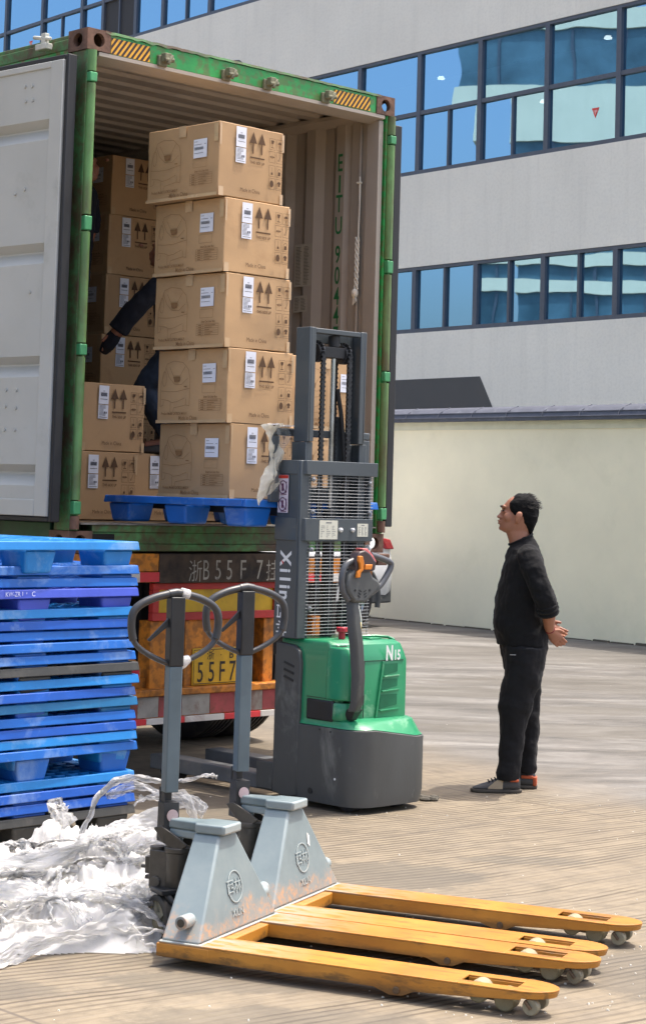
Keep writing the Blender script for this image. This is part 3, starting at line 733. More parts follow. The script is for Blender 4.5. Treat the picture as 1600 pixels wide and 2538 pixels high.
tl_ = g.obj('light_housing', m_or, tr, bevel=.003)
G().lathe([(.001, -.03), (.055, -.026), (.062, -.005), (.062, .01)], (.50, .062, .59), (0, 1, 0), 32).obj('tail_light', mat('red_round_lens', 'b5263a', .3, coat=.3), tl_)
# bumper
bp = G().box(-.05, 2.32, -.02, .12, .462, .50).box(-.05, 2.32, .0, .11, .34, .4615).obj('bumper', m_or, tr, bevel=.005)
x = -.04; k = 0
for wd in (.2, .16, .2, .15, .17, .21, .19, .22, .17, .2, .18, .2, .2, .2):
    if x+wd > 2.30: wd = 2.30-x
    if wd < .03: break
    G().box(x, x+wd-.003, -.003, .0, .345, .459).obj('painted_block', m_fred if k % 2 == 0 else m_fwh, bp, smooth=False)
    x += wd; k += 1
x = .0; k = 0
for wd in (.18, .20, .20, .15, .13, .30, .28, .25, .3, .29):
    G().box(x, x+wd-.003, -.012, .03, .305, .3395).obj('reflector_strip', m_redr if k % 2 == 0 else m_whr, bp, bevel=.002); x += wd; k += 1
G().box(.76, .885, .3, .34, .5, 1.09).box(.0, 2.44, .4, .44, .62, 1.09).obj('dark_backing', m_under, tr)  # dark sheets behind the uprights, standing in for the shade in the gap
G().bar((1.46, .15, .50), (1.20, .9, .85), .07, .07).obj('brace', m_dirty, tr); G().bar((1.46, .2, .86), (1.75, .3, .50), .05, .05).obj('brace', m_dirty, tr)
for xa in (.78, 1.55): G().box(xa, xa+.14, .26, 11, .95, 1.262).obj('main_rail', m_under, tr)
for ya in (3.8, 7.8): G().box(0, 2.44, ya, ya+.15, 1.1, 1.2615).obj('outrigger', m_under, tr)
for y in (1.30, 2.55):
    G().cyl((.05, y, .51), (2.39, y, .51), .06, 16).obj('axle', m_under, tr)
    for x in (.14, .44, 1.98, 2.28): wheel(tr, (x, y, .505), .505, .27, (1, 0, 0), 5, .3)
for xa in (.15, 2.2): G().box(xa, xa+.1, 8.6, 8.7, .02, 1.1).obj('landing_leg', m_under, tr)

# ------------------------------------------------------------------ cartons
m_card = mat('cardboard', (.54, .335, .165), .75, rv=.14, var=.07, vscale=2.5, dirt='8a5f36', damt=.35, dscale=2, dthr=.56, bump=.12, bscale=120)
m_ink = mat('brown_ink', '5a4028', .8); m_inkl = mat('faint_ink', '8a6640', .85); m_inkd = mat('grey_ink', '4c4338', .8); m_lab = mat('label_paper', (.78, .79, .84), .5, var=.03); m_labk = mat('label_print', '55565f', .7)
m_tape = mat('parcel_tape', (.60, .41, .23), .2, var=.1, coat=.4)
BW, BD, BH = .485, .605, .4145
cart0 = None
def face_arrows(a, W_, lab):
    """art for the arrows face; origin lower-left, width W_"""
    
    for x in (.247, .312):
        a.poly([(x-.028, .32), (x+.028, .32), (x, .385)]); a.rect(x-.0045, .262, x+.0045, .32)
    a.rect(.226, .236, .335, .244)
    a.text('THIS SIDE UP', .281, .205, .022, bold=.01, sx=.85)
    a.text('Made in China', .232, .04, .032, sx=.8)
    for r in range(4):
        for c in range(2):
            x0 = .37+c*.056; y0 = .305-r*.073 if r < 2 else .305-r*.073-.006
            a.frame(x0, y0, x0+.046, y0+.062, .0016)
            cx, cy = x0+.023, y0+.031
            k = r*2+c
            if k == 0: a.poly([(cx-.012, cy+.022), (cx+.012, cy+.022), (cx+.006, cy+.002), (cx-.006, cy+.002)]); a.rect(cx-.0015, cy-.018, cx+.0015, cy+.002); a.rect(cx-.011, cy-.022, cx+.011, cy-.018)
            elif k == 1: a.circ(cx, cy+.004, .014, 10, a0=0, a1=pi); a.rect(cx-.001, cy-.02, cx+.001, cy+.004)
            elif k == 2: a.circ(cx, cy, .015, 12, w=.0018, ry=.006); a.rect(cx-.018, cy-.002, cx+.018, cy+.002)
            elif k == 3: a.line([(cx-.008, cy-.018), (cx+.012, cy+.02)], .0018); a.circ(cx-.008, cy-.014, .005, 8, w=.0015)
            elif k == 4: a.rect(cx-.006, cy-.022, cx+.006, cy-.008); a.line([(cx, cy-.006), (cx, cy+.02)], .0015)
            elif k == 5: a.rect(cx-.009, cy-.022, cx+.009, cy); a.circ(cx, cy+.004, .012, 10, w=.002, a0=0, a1=pi)
            elif k == 6: a.circ(cx, cy, .014, 12, ry=.02)
            else: a.circ(cx, cy+.004, .014, 10, a0=0, a1=pi); a.rect(cx-.006, cy-.01, cx+.008, cy+.004); a.rect(x0, y0+.008, x0+.046, y0+.0095)
def face_product(a):
    q = .0019
    ox, oy = .03, .065
    a.line([(ox+.03, oy+.20), (ox+.06, oy+.27), (ox+.12, oy+.285), (ox+.20, oy+.275), (ox+.25, oy+.235), (ox+.265, oy+.18), (ox+.265, oy+.03)], q)
    a.line([(ox+.03, oy+.20), (ox+.012, oy+.16), (ox+.008, oy+.03)], q)
    a.circ(ox+.04, oy+.185, .018, 14, w=q, ry=.042)
    a.line([(ox+.05, oy+.25), (ox+.085, oy+.19), (ox+.13, oy+.155), (ox+.19, oy+.15), (ox+.245, oy+.185)], q)
    a.line([(ox+.085, oy+.25), (ox+.12, oy+.20), (ox+.18, oy+.20), (ox+.22, oy+.25)], q)
    a.poly([(ox+.118, oy+.196), (ox+.178, oy+.196), (ox+.172, oy+.168), (ox+.13, oy+.166)])
    a.line([(ox+.010, oy+.118), (ox+.08, oy+.112), (ox+.15, oy+.112), (ox+.264, oy+.128)], q)
    a.line([(ox+.02, oy+.07), (ox+.08, oy+.062), (ox+.11, oy+.05), (ox+.16, oy+.056), (ox+.225, oy+.075)], q)
    a.line([(ox+.012, oy+.03), (ox+.035, oy+.035), (ox+.04, oy+.06)], q); a.line([(ox+.10, oy+.05), (ox+.10, oy-.005), (ox+.125, oy-.005), (ox+.13, oy+.02), (ox+.235, oy+.035), (ox+.235, oy+.07)], q)
    a.line([(ox+.235, oy+.035), (ox+.265, oy+.03)], q); a.rect(ox+.215, oy+.137, ox+.24, oy+.142)
    a.text('Product Model: CATBOX-MAX-Y', ox+.135, .046, .0215, bold=.02, sx=.75)
    a.text('Made in China', .285, .016, .034, sx=.8, bold=.005)
    a.frame(.405, .165, .515, .212, .0015)
    a.text('Smart Cat Litter Box', .475, .138, .017, bold=.02, sx=.8)
    a.frame(.38, .068, .565, .13, .0018)
    for k in range(1, 5): a.line([(.38, .068+k*.0125), (.565, .068+k*.0125)], .0014)
    a.line([(.435, .068), (.435, .13)], .0014)
    for k in range(5): a.rect(.395, .0715+k*.0125, .42, .0755+k*.0125); a.rect(.45, .0715+k*.0125, .45+[.05, .07, .04, .06, .09][k], .0745+k*.0125)
def label_art(al, ak, x, y, w_, h_, kind):
    al.rect(x, y, x+w_, y+h_)
    if kind == 0:
        ak.text('SKU', x+w_*.5, y+h_*.68, .008, bold=.02); n_ = 22; cx = x+w_*.18
        for k in range(n_):
            ww = [.0012, .0022, .0016][k*7 % 3]; ak.rect(cx, y+h_*.42, cx+ww, y+h_*.62); cx += w_*.64/n_
        ak.rect(x+w_*.14, y+h_*.25, x+w_*.86, y+h_*.275)
    elif kind == 1:
        for k in range(9): ak.rect(x+w_*.08, y+h_*(.92-k*.085), x+w_*(.5 if 3 <= k < 7 else .72), y+h_*(.92-k*.085)+.0022)
        ak.rect(x+w_*.55, y+h_*.38, x+w_*.68, y+h_*.52); ak.rect(x+w_*.74, y+h_*.38, x+w_*.84, y+h_*.52)
        ak.rect(x+w_*.08, y+h_*.1, x+w_*.88, y+h_*.13)
    else:
        ak.rect(x+w_*.08, y+h_*.86, x+w_*.3, y+h_*.88); ak.rect(x+w_*.08, y+h_*.70, x+w_*.62, y+h_*.72); ak.rect(x+w_*.8, y+h_*.7, x+w_*.94, y+h_*.72); cx = x+w_*.08
        for k in range(22):
            ww = [.0012, .0022, .0016][k*5 % 3]; ak.rect(cx, y+h_*.42, cx+ww, y+h_*.58); cx += w_*.68/22
        ak.rect(x+w_*.08, y+h_*.24, x+w_*.75, y+h_*.26)
def carton_parts():
    """x 0..BW (arrows face at y=0), left face x=0 spans y BD..0"""
    root = thing('carton', 'x', 'carton')
    g = G()
    # slightly bulged body
    nx = 6; top = lambda u, v: .0035*sin(pi*u)*sin(pi*v)
    rings = []
    P8 = 10
    for k in range(13):
        t = k/12; z = .001+(BH-.003)*t; b = .0028*sin(pi*t)
        ring = []
        for (ax_, ay_, bx_, by_) in ((0, 0, BW, 0), (BW, 0, BW, BD), (BW, BD, 0, BD), (0, BD, 0, 0)):
            for q in range(P8):
                u = q/P8; x_, y_ = ax_+(bx_-ax_)*u, ay_+(by_-ay_)*u; o_ = b*(.6+sin(pi*u))
                nx_, ny_ = ((0, -1), (1, 0), (0, 1), (-1, 0))[((ax_, ay_) != (0, 0))*1+((ax_, ay_) == (BW, BD))*1+((ax_, ay_) == (0, BD))*2] if q else (0, 0)
                ring.append((x_+nx_*o_, y_+ny_*o_, z))
        rings.append(ring)
    g.loft(rings); bb_ = g.obj('box_body', m_card, root, ang=50)
    d_ = bb_.modifiers.new('d', 'DISPLACE'); tx_ = bpy.data.textures.new('dents', 'CLOUDS'); tx_.noise_scale = .16; tx_.noise_depth = 2
    d_.texture = tx_; d_.strength = .009; d_.mid_level = .62; d_.texture_coords = 'GLOBAL'
    bv_ = bb_.modifiers.new('bevel', 'BEVEL'); bv_.width = .004; bv_.segments = 2; bv_.limit_method = 'ANGLE'; bv_.angle_limit = radians(50)
    e = .0085
    a1 = Art((0, 0, 0), (1, 0, 0), (0, 0, 1), e); face_arrows(a1, BW, True)
    a2 = Art((0, BD, 0), (0, -1, 0), (0, 0, 1), e); face_product(a2)
    a1.g.obj('handling_marks', m_ink, root, smooth=False); a2.g.obj('product_drawing', m_inkl, root, smooth=False)
    l1 = Art((0, 0, 0), (1, 0, 0), (0, 0, 1), e); k1 = Art((0, 0, 0), (1, 0, 0), (0, 0, 1), e+.0012)
    label_art(l1, k1, .118, .285, .075, .112, 0); label_art(l1, k1, .118, .196, .075, .084, 1)
    l2 = Art((0, BD, 0), (0, -1, 0), (0, 0, 1), e); k2 = Art((0, BD, 0), (0, -1, 0), (0, 0, 1), e+.0012)
    label_art(l2, k2, .405, .225, .112, .105, 2)
    for l_, k_ in ((l1, k1), (l2, k2)):
        o_ = l_.obj('shipping_label', m_lab, root); k_.obj('label_print', m_labk, o_)
    # tape: over the edges
    t1 = Art((0, BD, 0), (0, -1, 0), (0, 0, 1), .0066); 
    t1.rect(BD/2-.03, BH-.065, BD/2+.03, BH-.001).rect(BD-.035, .3, BD-.0, .40).rect(0.0, .0, BD, .018)
    t2 = Art((0, 0, 0), (1, 0, 0), (0, 0, 1), .0066); t2.rect(BW-.018, .30, BW, .40).rect(BW-.022, 0, BW, .06).rect(0, .28, .012, .40).rect(0, .0, .035, .05)
    t1.g.obj('tape', m_tape, root, smooth=False); t2.g.obj('tape', m_tape, root, smooth=False)
    return root
cart0 = carton_parts(); used = [False]
def put_carton(lx, ly, z, rz=0., label='', group='cartons'):
    p = cw(lx, ly, z)
    if not used[0]:
        used[0] = True; cart0.location = p; cart0.rotation_euler = (0, 0, CU+rz); cart0['label'] = label; cart0['group'] = group; return cart0
    c_ = dup(cart0, p, CU+rz, label, group); rq = random.Random(len(label)*7+int(lx*100))
    for ch in c_.children:
        if ch.name.startswith('shipping_label'):
            fr_ = ch.data.polygons[0].normal
            a_ = rq.uniform(-.02, .02)
            if abs(fr_.y) > .5: ch.rotation_euler.y = a_; ch.location.z = rq.uniform(-.006, .004)
            else: ch.rotation_euler.x = a_; ch.location.z = rq.uniform(-.006, .006)
    return c_
PZ = 1.585
names5 = ['bottom carton of the tall stack on the raised blue pallet', 'second carton from the bottom of the tall stack on the raised pallet', 'middle carton of the tall stack on the raised blue pallet', 'second carton from the top of the tall stack on the raised pallet', 'topmost carton of the tall stack, leaning slightly to the left']
offs = [(.148, 0, .3), (.113, .0, -.3), (.079, -.0, .2), (.054, .0, -.2), (-.003, .0, .9)]
for k in range(5):
    put_carton(.50+offs[k][0], -.565+offs[k][1], PZ+k*BH, radians(offs[k][2]), names5[k], 'cartons on the raised pallet')
for k in range(2):
    put_carton(1.735, -.50, PZ+k*BH, radians(90), ['lower', 'upper'][k]+' carton seen through the stacker mast, beside the tall stack', 'cartons on the raised pallet')
# rows standing on the container floor
z0 = 1.27+.16
for k in range(2):
    put_carton(.59 if k == 0 else .65, .79 if k == 0 else .80, z0+k*BH, 0, ['carton on the container floor at the left, its arrows face partly behind the green post', 'carton with bare arrows face standing on the floor row at the left'][k], 'cartons inside the container')
put_carton(.165, .81, z0+BH, 0, 'carton at the far left of the second row, mostly behind the green post', 'cartons inside the container')
put_carton(.105, .80, z0, 0, 'carton on the floor hidden behind the foot of the green post', 'cartons inside the container')
put_carton(1.077, .80, z0, 0, 'carton on the container floor behind the raised pallet, arrows face half hidden', 'cartons inside the container')
put_carton(1.56, .84, z0, 0, 'carton on the container floor at the right behind the stacker mast', 'cartons inside the container')
names6 = ['lowest', 'second', 'third', 'fourth', 'fifth', 'topmost']
for k in range(6):
    put_carton(1.72+[-.06, -.06, -.06, -.035, -.02, .0][k], 1.93+.01*k, z0+k*BH, 0, names6[k]+' carton of the dark stack deep in the container behind the worker', 'cartons inside the container')
# ------------------------------------------------------------------ plastic pallets
def plastic(name, col, d='9fb6c8'): return mat(name, col, .42, var=.12, vscale=4, dirt=d, damt=.42, dscale=4.2, dthr=.53, bump=.15, bscale=40)
m_pb = plastic('blue_plastic', '0c5fb4'); m_pb2 = plastic('light_blue_plastic', '1478c0'); m_pp = plastic('violet_blue_plastic', '3c50b8', '6b7ed0')
m_pt = plastic('teal_plastic', '15689a', '5b90b0'); m_pk = plastic('black_plastic', '3d3d3b', '6b675f'); m_pd = plastic('deep_blue_plastic', '0c50ac')
PH = .145
def pallet_proto(wx, wy):
    root = thing('plastic_pallet', 'x', 'pallet')
    g = G(); zt, zb = PH, PH-.040; e = .006
    # rim
    g.box(0, wx, 0, .03, zb, zt, e).box(0, wx, wy-.03, wy, zb, zt, e).box(0, .03, .03, wy-.03, zb, zt, 0).box(wx-.03, wx, .03, wy-.03, zb, zt, 0)
    # lattice
    n_ = 15
    for k in range(1, n_):
        x = .03+(wx-.06)*k/n_; g.box(x-.006, x+.006, .031, wy-.031, zb+.012, zt-.002)
    n_ = 13
    for k in range(1, n_):
        y = .03+(wy-.06)*k/n_; g.box(.031, wx-.031, y-.006, y+.006, zb+.013, zt-.0035)
    for cx in (.115, wx/2, wx-.115):
        for cy in (.115, wy/2, wy-.115):
            g.box(cx-.085, cx+.085, cy-.085, cy+.085, zt-.012, zt-.001)
    g.obj('deck', m_pb, root, bevel=.004)
    for cx in (.115, wx/2, wx-.115):
        for cy in (.115, wy/2, wy-.115):
            g = G(); a_, b_ = .095, .078
            for (ha, hb, z0_, z1_) in ((b_, a_, 0, zb-.0005),):
                g.add([(cx-ha, cy-ha, z0_), (cx+ha, cy-ha, z0_), (cx+ha, cy+ha, z0_), (cx-ha, cy+ha, z0_), (cx-hb, cy-hb, z1_), (cx+hb, cy-hb, z1_), (cx+hb, cy+hb, z1_), (cx-hb, cy+hb, z1_)],
                      [(0, 3, 2, 1), (4, 5, 6, 7), (0, 1, 5, 4), (1, 2, 6, 5), (2, 3, 7, 6), (3, 0, 4, 7)])
            g.obj('foot', m_pb, root, bevel=.014, seg=3)
    return root
def repaint(root, m):
    for c in root.children:
        c.material_slots[0].link = 'OBJECT'; c.material_slots[0].material = m
pp = pallet_proto(1.2, 1.0)
# stack: z of deck top, colour
PS_ANG = 46.
corner = Vector((-.827, 9.195, 0))          # right front corner on the ground
zs_ = [.150, .205, .256, .305, .445, .492, .540, .590, .650, .700, .752, .812, .862, .918, .968, 1.018, 1.068, 1.160, 1.208, 1.262, 1.378]
cols = [m_pk, m_pd, m_pd, m_pb2, m_pb, m_pb2, m_pd, m_pb, m_pt, m_pd, m_pb2, m_pk, m_pb, m_pb, m_pb, m_pd, m_pb2, m_pp, m_pb, m_pb, m_pb2]
desc = ['charcoal pallet at the very bottom of the stack, on the ground', 'deep blue pallet, second from the ground in the stack', 'deep blue pallet nested third from the ground', 'light blue pallet, fourth from the ground, under the wide dark gap',
        'blue pallet with its two tall feet fully showing near the foot of the stack', 'light blue pallet nested right above the one with tall feet showing', 'deep blue pallet, second above the one with tall feet showing', 'blue pallet directly under the teal one', 'dull teal blue pallet below the middle of the stack',
        'deep blue pallet between the teal one and the bright blue one', 'bright light blue pallet directly under the black one', 'black pallet in the middle of the blue stack', 'blue pallet directly above the black one', 'blue pallet, second above the black one', 'blue pallet, third above the black one',
        'deep blue pallet, second below the violet one', 'light blue scuffed pallet directly under the violet one', 'violet blue pallet with worn white letters on its rim', 'blue pallet directly above the violet one', 'blue scuffed pallet under the topmost one, its lattice catching the sun', 'topmost light blue pallet with bright lattice and feet in view']
pr_ = random.Random(11)
jx = [0, -.0, .0, 0, .02, .0, 0, .0, .015, .0, .02, .022, .0, -.02, -.018, -.02, -.015, .008, .008, .015, .018]
for k, z in enumerate(zs_):
    a_ = radians(PS_ANG+pr_.uniform(-1.2, 1.2)+(3 if k == 20 else 0))
    o_ = pp if k == 0 else dup(pp, (0, 0, 0), 0, '')
    d_ = Matrix.Rotation(a_, 3, 'Z')@Vector((-1.2+jx[k]*.7+.022-.040*k/20, pr_.uniform(-.006, .006), 0))
    o_.location = corner+d_+Vector((0, 0, z-PH)); 
    o_.rotation_euler = (radians(pr_.uniform(-.15, .15)), radians(pr_.uniform(-.2, .2)), a_)
    o_['label'] = desc[k]; o_['group'] = 'stacked plastic pallets'
    repaint(o_, cols[k])
    if k == 17:
        a = Art((0, 0, PH-.038), (1, 0, 0), (0, 0, 1), .001)
        a.text('KW-ZR', .455, .009, .030, bold=.01, sx=.85).text('C', .57, .009, .030, bold=.01)
        a.rect(.507, .012, .510, .03).rect(.53, .018, .533, .028)
        a.obj('painted_letters', mat('worn_white', 'c6cdea', .7, var=.1, dirt='3c50b8', damt=.9, dscale=40, dthr=.5), o_)
# nested pallets keep only the feet that can be seen below the deck: feet slide into the pallet underneath
# raised pallet on the forks
p2 = pallet_proto(1.0, 1.22)
p2.location = cw(.45, -.93, PZ-PH); p2.rotation_euler = (0, 0, CU); p2['label'] = 'blue plastic pallet lifted on the forks under the tall carton stack'; p2['group'] = 'plastic pallets'
repaint(p2, m_pb)

# ------------------------------------------------------------------ electric stacker
m_sg = mat('slate_grey_metal', '454c50', .42, var=.05, vscale=3, dirt='6f7a7e', damt=.2, dscale=4, dthr=.6, coat=.1)
m_dk = mat('charcoal_cover', '4b4d4c', .5, var=.12, vscale=3, dirt='93958f', damt=.6, dscale=3.4, dthr=.56, stretch=(1, 1, .5), bump=.1, bscale=80)
m_sgn = mat('stacker_green', '26855a', .36, var=.08, vscale=3, dirt='a9cbae', damt=.6, dscale=3.2, dthr=.55, coat=.2)
m_bk = mat('black_metal', '1d1f21', .5, var=.2, vscale=15)
m_chr = mat('chrome', 'c8ccd0', .15, metal=1., var=.03)
m_wire = mat('zinc_wire', '8b8e90', .4, metal=.5, var=.1)
m_white = mat('decal_white', 'e6e6e2', .5, var=.03)
stk = thing('electric_stacker', 'green and charcoal electric stacker with tall grey mast lifting the loaded pallet', 'stacker', (CO.x, CO.y, 0), CU)
X0s, X1s, YR = .70, 1.262, -1.56
def rrect(x0, x1, y0, y1, r0, r1, n=8):
    """plan outline, rounded at rear corners (y0 side) r0; front corners r1"""
    pts = []
    for cx, cy, a0, r in ((x0+r0, y0+r0, pi, r0), (x1-r0, y0+r0, 1.5*pi, r0), (x1-r1, y1-r1, 0, r1), (x0+r1, y1-r1, .5*pi, r1)):
        for k in range(n+1):
            a = a0+pi/2*k/n; pts.append((cx+r*cos(a), cy+r*sin(a)))
    return pts
def shell(g, outline, zs):
    """zs: list of (z, inset)"""
    cx = sum(p[0] for p in outline)/len(outline); cy = sum(p[1] for p in outline)/len(outline)
    rings = []
    for z, i in zs:
        ring = []
        for x, y in outline:
            d = Vector((x-cx, y-cy)); l = d.length; d = d*(1-i/l); ring.append((cx+d.x, cy+d.y, z))
        rings.append(ring)
    return g.loft(rings)
# lower charcoal skirt with stepped top edge
ol = rrect(X0s, X1s, YR, -1.0, .13, .03)
g = G()
def ztop(x, y):
    t = (x-.86)/.08 if y < -1.3 else (0)
    return .375+.045*(1-min(1, max(0, t)))
n_ = len(ol)
vs = [(x, y, .035) for x, y in ol]+[(x, y, .10) for x, y in ol]+[(x, y, ztop(x, y)) for x, y in ol]
cx, cy = .96, -1.28
vs[:n_] = [(cx+(x-cx)*.965, cy+(y-cy)*.965, .035) for x, y in ol]
vs += [(cx+(x-cx)*.97, cy+(y-cy)*.97, z+.004) for x, y, z in vs[2*n_:3*n_]]
fs = [tuple(reversed(range(n_)))]+[(j*n_+k, j*n_+(k+1) % n_, (j+1)*n_+(k+1) % n_, (j+1)*n_+k) for j in range(3) for k in range(n_)]+[tuple(range(3*n_, 4*n_))]
g.add(vs, fs); sk = g.obj('base_skirt', m_dk, stk, ang=60)
g = G()
for (x, y, z) in ((.699, -1.22, .09),): g.cyl((x+.004, y, z), (x-.0015, y, z), .016, 20)
g.cyl((.704, -1.36, .405), (.697, -1.36, .405), .005, 8).cyl((.704, -1.28, .41), (.697, -1.28, .41), .005, 8)
g.obj('recessed_hole', m_bk, sk)
G().cyl((.704, -1.40, .17), (.6975, -1.40, .17), .006, 10).obj('bright_screw', m_white, sk)
# side plates up to the mast
g = G(); g.prism([(-1.12, .42), (-1.125, .74), (-1.11, .80), (-1.07, .826), (-.93, .838), (-.93, .05), (-1.02, .035), (-1.12, .05)], 'x', X0s-.004, X0s+.03)
g.prism([(-1.12, .42), (-1.115, .76), (-1.09, .84), (-.93, .86), (-.93, .05), (-1.02, .035), (-1.12, .05)], 'x', X1s-.05, X1s+.004)
sp = g.obj('side_plate', m_dk, stk, bevel=.008)
g = G()
for k in range(3): g.bar((X0s-.0052, -1.0, .735-k*.037), (X0s-.0052, -1.075, .715-k*.037), .004, .011, (0, 0, 1))
g.obj('vent_slot', m_bk, sp)
# green step cap over the rear
g = G(); cap = rrect(X0s+.006, X1s-.006, YR+.008, -1.05, .125, .02)
def capz(x, y, lvl):
    t = min(1, max(0, (x-.84)/.07)) if y < -1.25 else 0.
    lo = .382+.045*(1-t)
    hi = .462+0*t
    return lo if lvl == 0 else hi
r0 = [(x, y, capz(x, y, 0)) for x, y in cap]
r1 = [(.96+(x-.96)*.97, -1.28+(y+1.28)*.95, capz(x, y, 0)+.012) for x, y in cap]
r2 = [(.96+(x-.96)*(.90 if x > .9 else .96), -1.28+(y+1.28)*.80, .458) for x, y in cap]
r3 = [(.96+(x-.96)*.86, -1.28+(y+1.28)*.72, .466) for x, y in cap]
g.loft([r0, r1, r2, r3]); g.obj('rear_cover_step', m_sgn, stk, ang=30)
# green main housing
hs = G()
hx0, hx1 = .716, 1.215
# left shoulder column around pivot, right block with louvre panel
rings = []
for z, i in ((.44, .0), (.76, .0), (.80, .012), (.845, .03), (.862, .06)):
    rings.append([(x, y, z) for x, y in [(hx0+.0+i*.3, -1.345+i), (hx0+.03+i*.3, -1.375+i), (.86, -1.375+i), (.885, -1.40+i), (1.165-i*.6, -1.425+i), (1.20-i*.6, -1.41+i), (hx1-i*.6, -1.37+i), (hx1-i*.6, -.945), (hx0+i*.3, -.945)]])
hs.loft(rings); hs_o = hs.obj('battery_housing', m_sgn, stk, bevel=.006, ang=30)
# raised left shoulder
g = G(); rings = []
for z, i in ((.565, .0), (.60, -.002), (.79, .006), (.835, .03)):
    rings.append([(x, y, z) for x, y in [(hx0-.004+i*.4, -1.30), (hx0-.003+i*.4, -1.40+i*.5), (hx0+.03, -1.445+i), (hx0+.10, -1.452+i), (hx0+.145-i*.3, -1.42+i), (hx0+.155-i*.5, -1.37), (hx0+.15-i*.4, -1.30)]])
g.loft(rings); g.obj('pivot_shoulder', m_sgn, hs_o, bevel=.008, ang=50)
g = G(); g.add([(hx0+.03, -1.35, .839), (hx0+.10, -1.36, .8385), (hx0+.085, -1.32, .8475), (hx0+.03, -1.32, .8475)], [(0, 1, 2, 3)])
g.obj('hand_recess', m_bk, hs_o)
# black recess under shoulder with drive knob
G().box(hx0-.006, hx0+.05, -1.36, -1.16, .452, .562).box(hx0+.05, hx0+.16, -1.385, -1.30, .452, .562).obj('pivot_recess', m_bk, hs_o, bevel=.01)
G().lathe([(.001, .0), (.062, 0), (.068, .01), (.064, .082), (.058, .09), (.001, .092)], (hx0+.062, -1.372, .462), (0, 0, 1), 28).obj('pivot_drum', m_sgn, hs_o)
# louvre panel: three sloped recesses, built as raised frame + fins
pf = []
def onr(x, z, d=0.):  # rear panel surface y at x
    y = -1.40-(x-.885)/.28*.025
    return (x, y-d, z)
g = G()
for k, (za, zb_) in enumerate(((.675, .75), (.60, .665), (.50, .59))):
    xa = 1.02-.012*k; xb = 1.135
    g.hexa([onr(xa, za, .002), onr(xb, za+.004, .001), onr(xb, za+.012, .001), onr(xa, za+.006, .002), onr(xa-.003, za, .016), onr(xb, za+.004, .003), onr(xb, za+.012, .003), onr(xa, za+.006, .016)])
for (p_, q_) in (((1.018, .757), (.975, .47)),): g.bar(onr(p_[0], p_[1], .003), onr(q_[0], q_[1], .003), .012, .012, (0, 1, 0))
g.obj('louvre', m_sgn, hs_o, bevel=.002)
g = G()
for (za, zb_, xa) in ((.683, .745, 1.025), (.608, .665, 1.01), (.51, .585, .998)):
    g.add([onr(xa, za, .002), onr(1.12, za+.02, .002), onr(1.12, zb_, .002), onr(xa+.01, zb_-.0, .002)], [(0, 1, 2, 3)])
g.obj('louvre_shade', mat('green_shade', '146b48', .5), hs_o, smooth=False)  # flat quads in darker green paint the shade inside the louvres
g = G(); g.bar(onr(.892, .762, .0005), onr(1.16, .762, .0005), .003, .004, (0, 1, 0)).bar(onr(.892, .47, .0005), onr(.892, .762, .0005), .003, .004, (0, 1, 0)).bar((hx0-.0005, -1.35, .57), (hx0-.0005, -1.16, .57), .003, .004, (1, 0, 0))
g.obj('panel_seam', m_bk, hs_o)
# lettering N15 on the rear panel
ex = Vector((.28, -.025, 0)).normalized()
a = Art(Vector(onr(1.005, .765, .003)), ex, (0, 0, 1), .001)
a.text('N', .055, 0, .105, bold=.04, sx=.62).text('15', .108, .0, .072, bold=.03, sx=.66)
a.obj('model_letters', m_white, hs_o)
# lid details, red emergency button, key, gauge
g = G(); g.box(1.03, 1.12, -1.30, -1.22, .8625, .870); g.tube([(.98, -1.22, .872), (1.12, -1.25, .876), (1.17, -1.30, .872), (1.175, -1.34, .86)], .008, 8)
g.obj('lid_trim', m_sgn, hs_o, bevel=.003)
g = G(); g.cyl((.90, -1.22, .862), (.90, -1.22, .90), .018, 16).cyl((.90, -1.22, .9), (.90, -1.22, .925), .03, 20)
g.obj('stop_button', mat('button_red', 'b41f34', .35, coat=.3), hs_o, bevel=.003)
g = G(); g.hexa([(1.0, -1.24, .87), (1.035, -1.24, .87), (1.035, -1.21, .87), (1.0, -1.21, .87), (.995, -1.235, .945), (1.03, -1.235, .95), (1.03, -1.215, .95), (.995, -1.215, .945)])
g.obj('yellow_plug', mat('plug_yellow', 'd9b83a', .4, var=.1), hs_o, bevel=.006)
g = G(); g.tube(smoothpath([(1.02, -1.21, .95), (1.05, -1.19, 1.02), (1.03, -1.17, 1.12), (1.06, -1.16, 1.2), (1.05, -1.15, 1.3)], 2), .004, 6).tube(smoothpath([(1.04, -1.21, .88), (1.08, -1.19, .95), (1.05, -1.17, 1.08), (1.075, -1.16, 1.18)], 2), .003, 6)
g.obj('cable', m_white, hs_o)
# mast: outer channels
g = G()
def channel(g, xa, sgn, z0_, z1_, d0, d1, wd=.06, t_=.012):
    x0_, x1_ = sorted((xa, xa+sgn*t_)); g.box(x0_, x1_, d0, d1, z0_, z1_)
    x0_, x1_ = sorted((xa+sgn*(t_+.0005), xa+sgn*wd)); g.box(x0_, x1_, d0, d0+t_, z0_, z1_).box(x0_, x1_, d1-t_, d1, z0_, z1_)
channel(g, .735, 1, .05, 1.90, -1.075, -.965, .05); g.obj('mast_channel', m_sg, stk, bevel=.003)
g = G(); channel(g, 1.19, -1, .05, 1.90, -1.075, -.965, .05); g.obj('mast_channel', m_sg, stk, bevel=.003)
g = G(); channel(g, .735+.0, 1, 1.901, 2.515, -1.085, -.975, .045)
channel(g, 1.165, -1, 1.9, 2.515, -1.085, -.975, .045); g.box(.7801, 1.1199, -1.083, -1.03, 2.485, 2.512).box(.7801, 1.1199, -.99, -.977, 2.44, 2.51)
g.obj('inner_mast', m_sg, stk, bevel=.004)
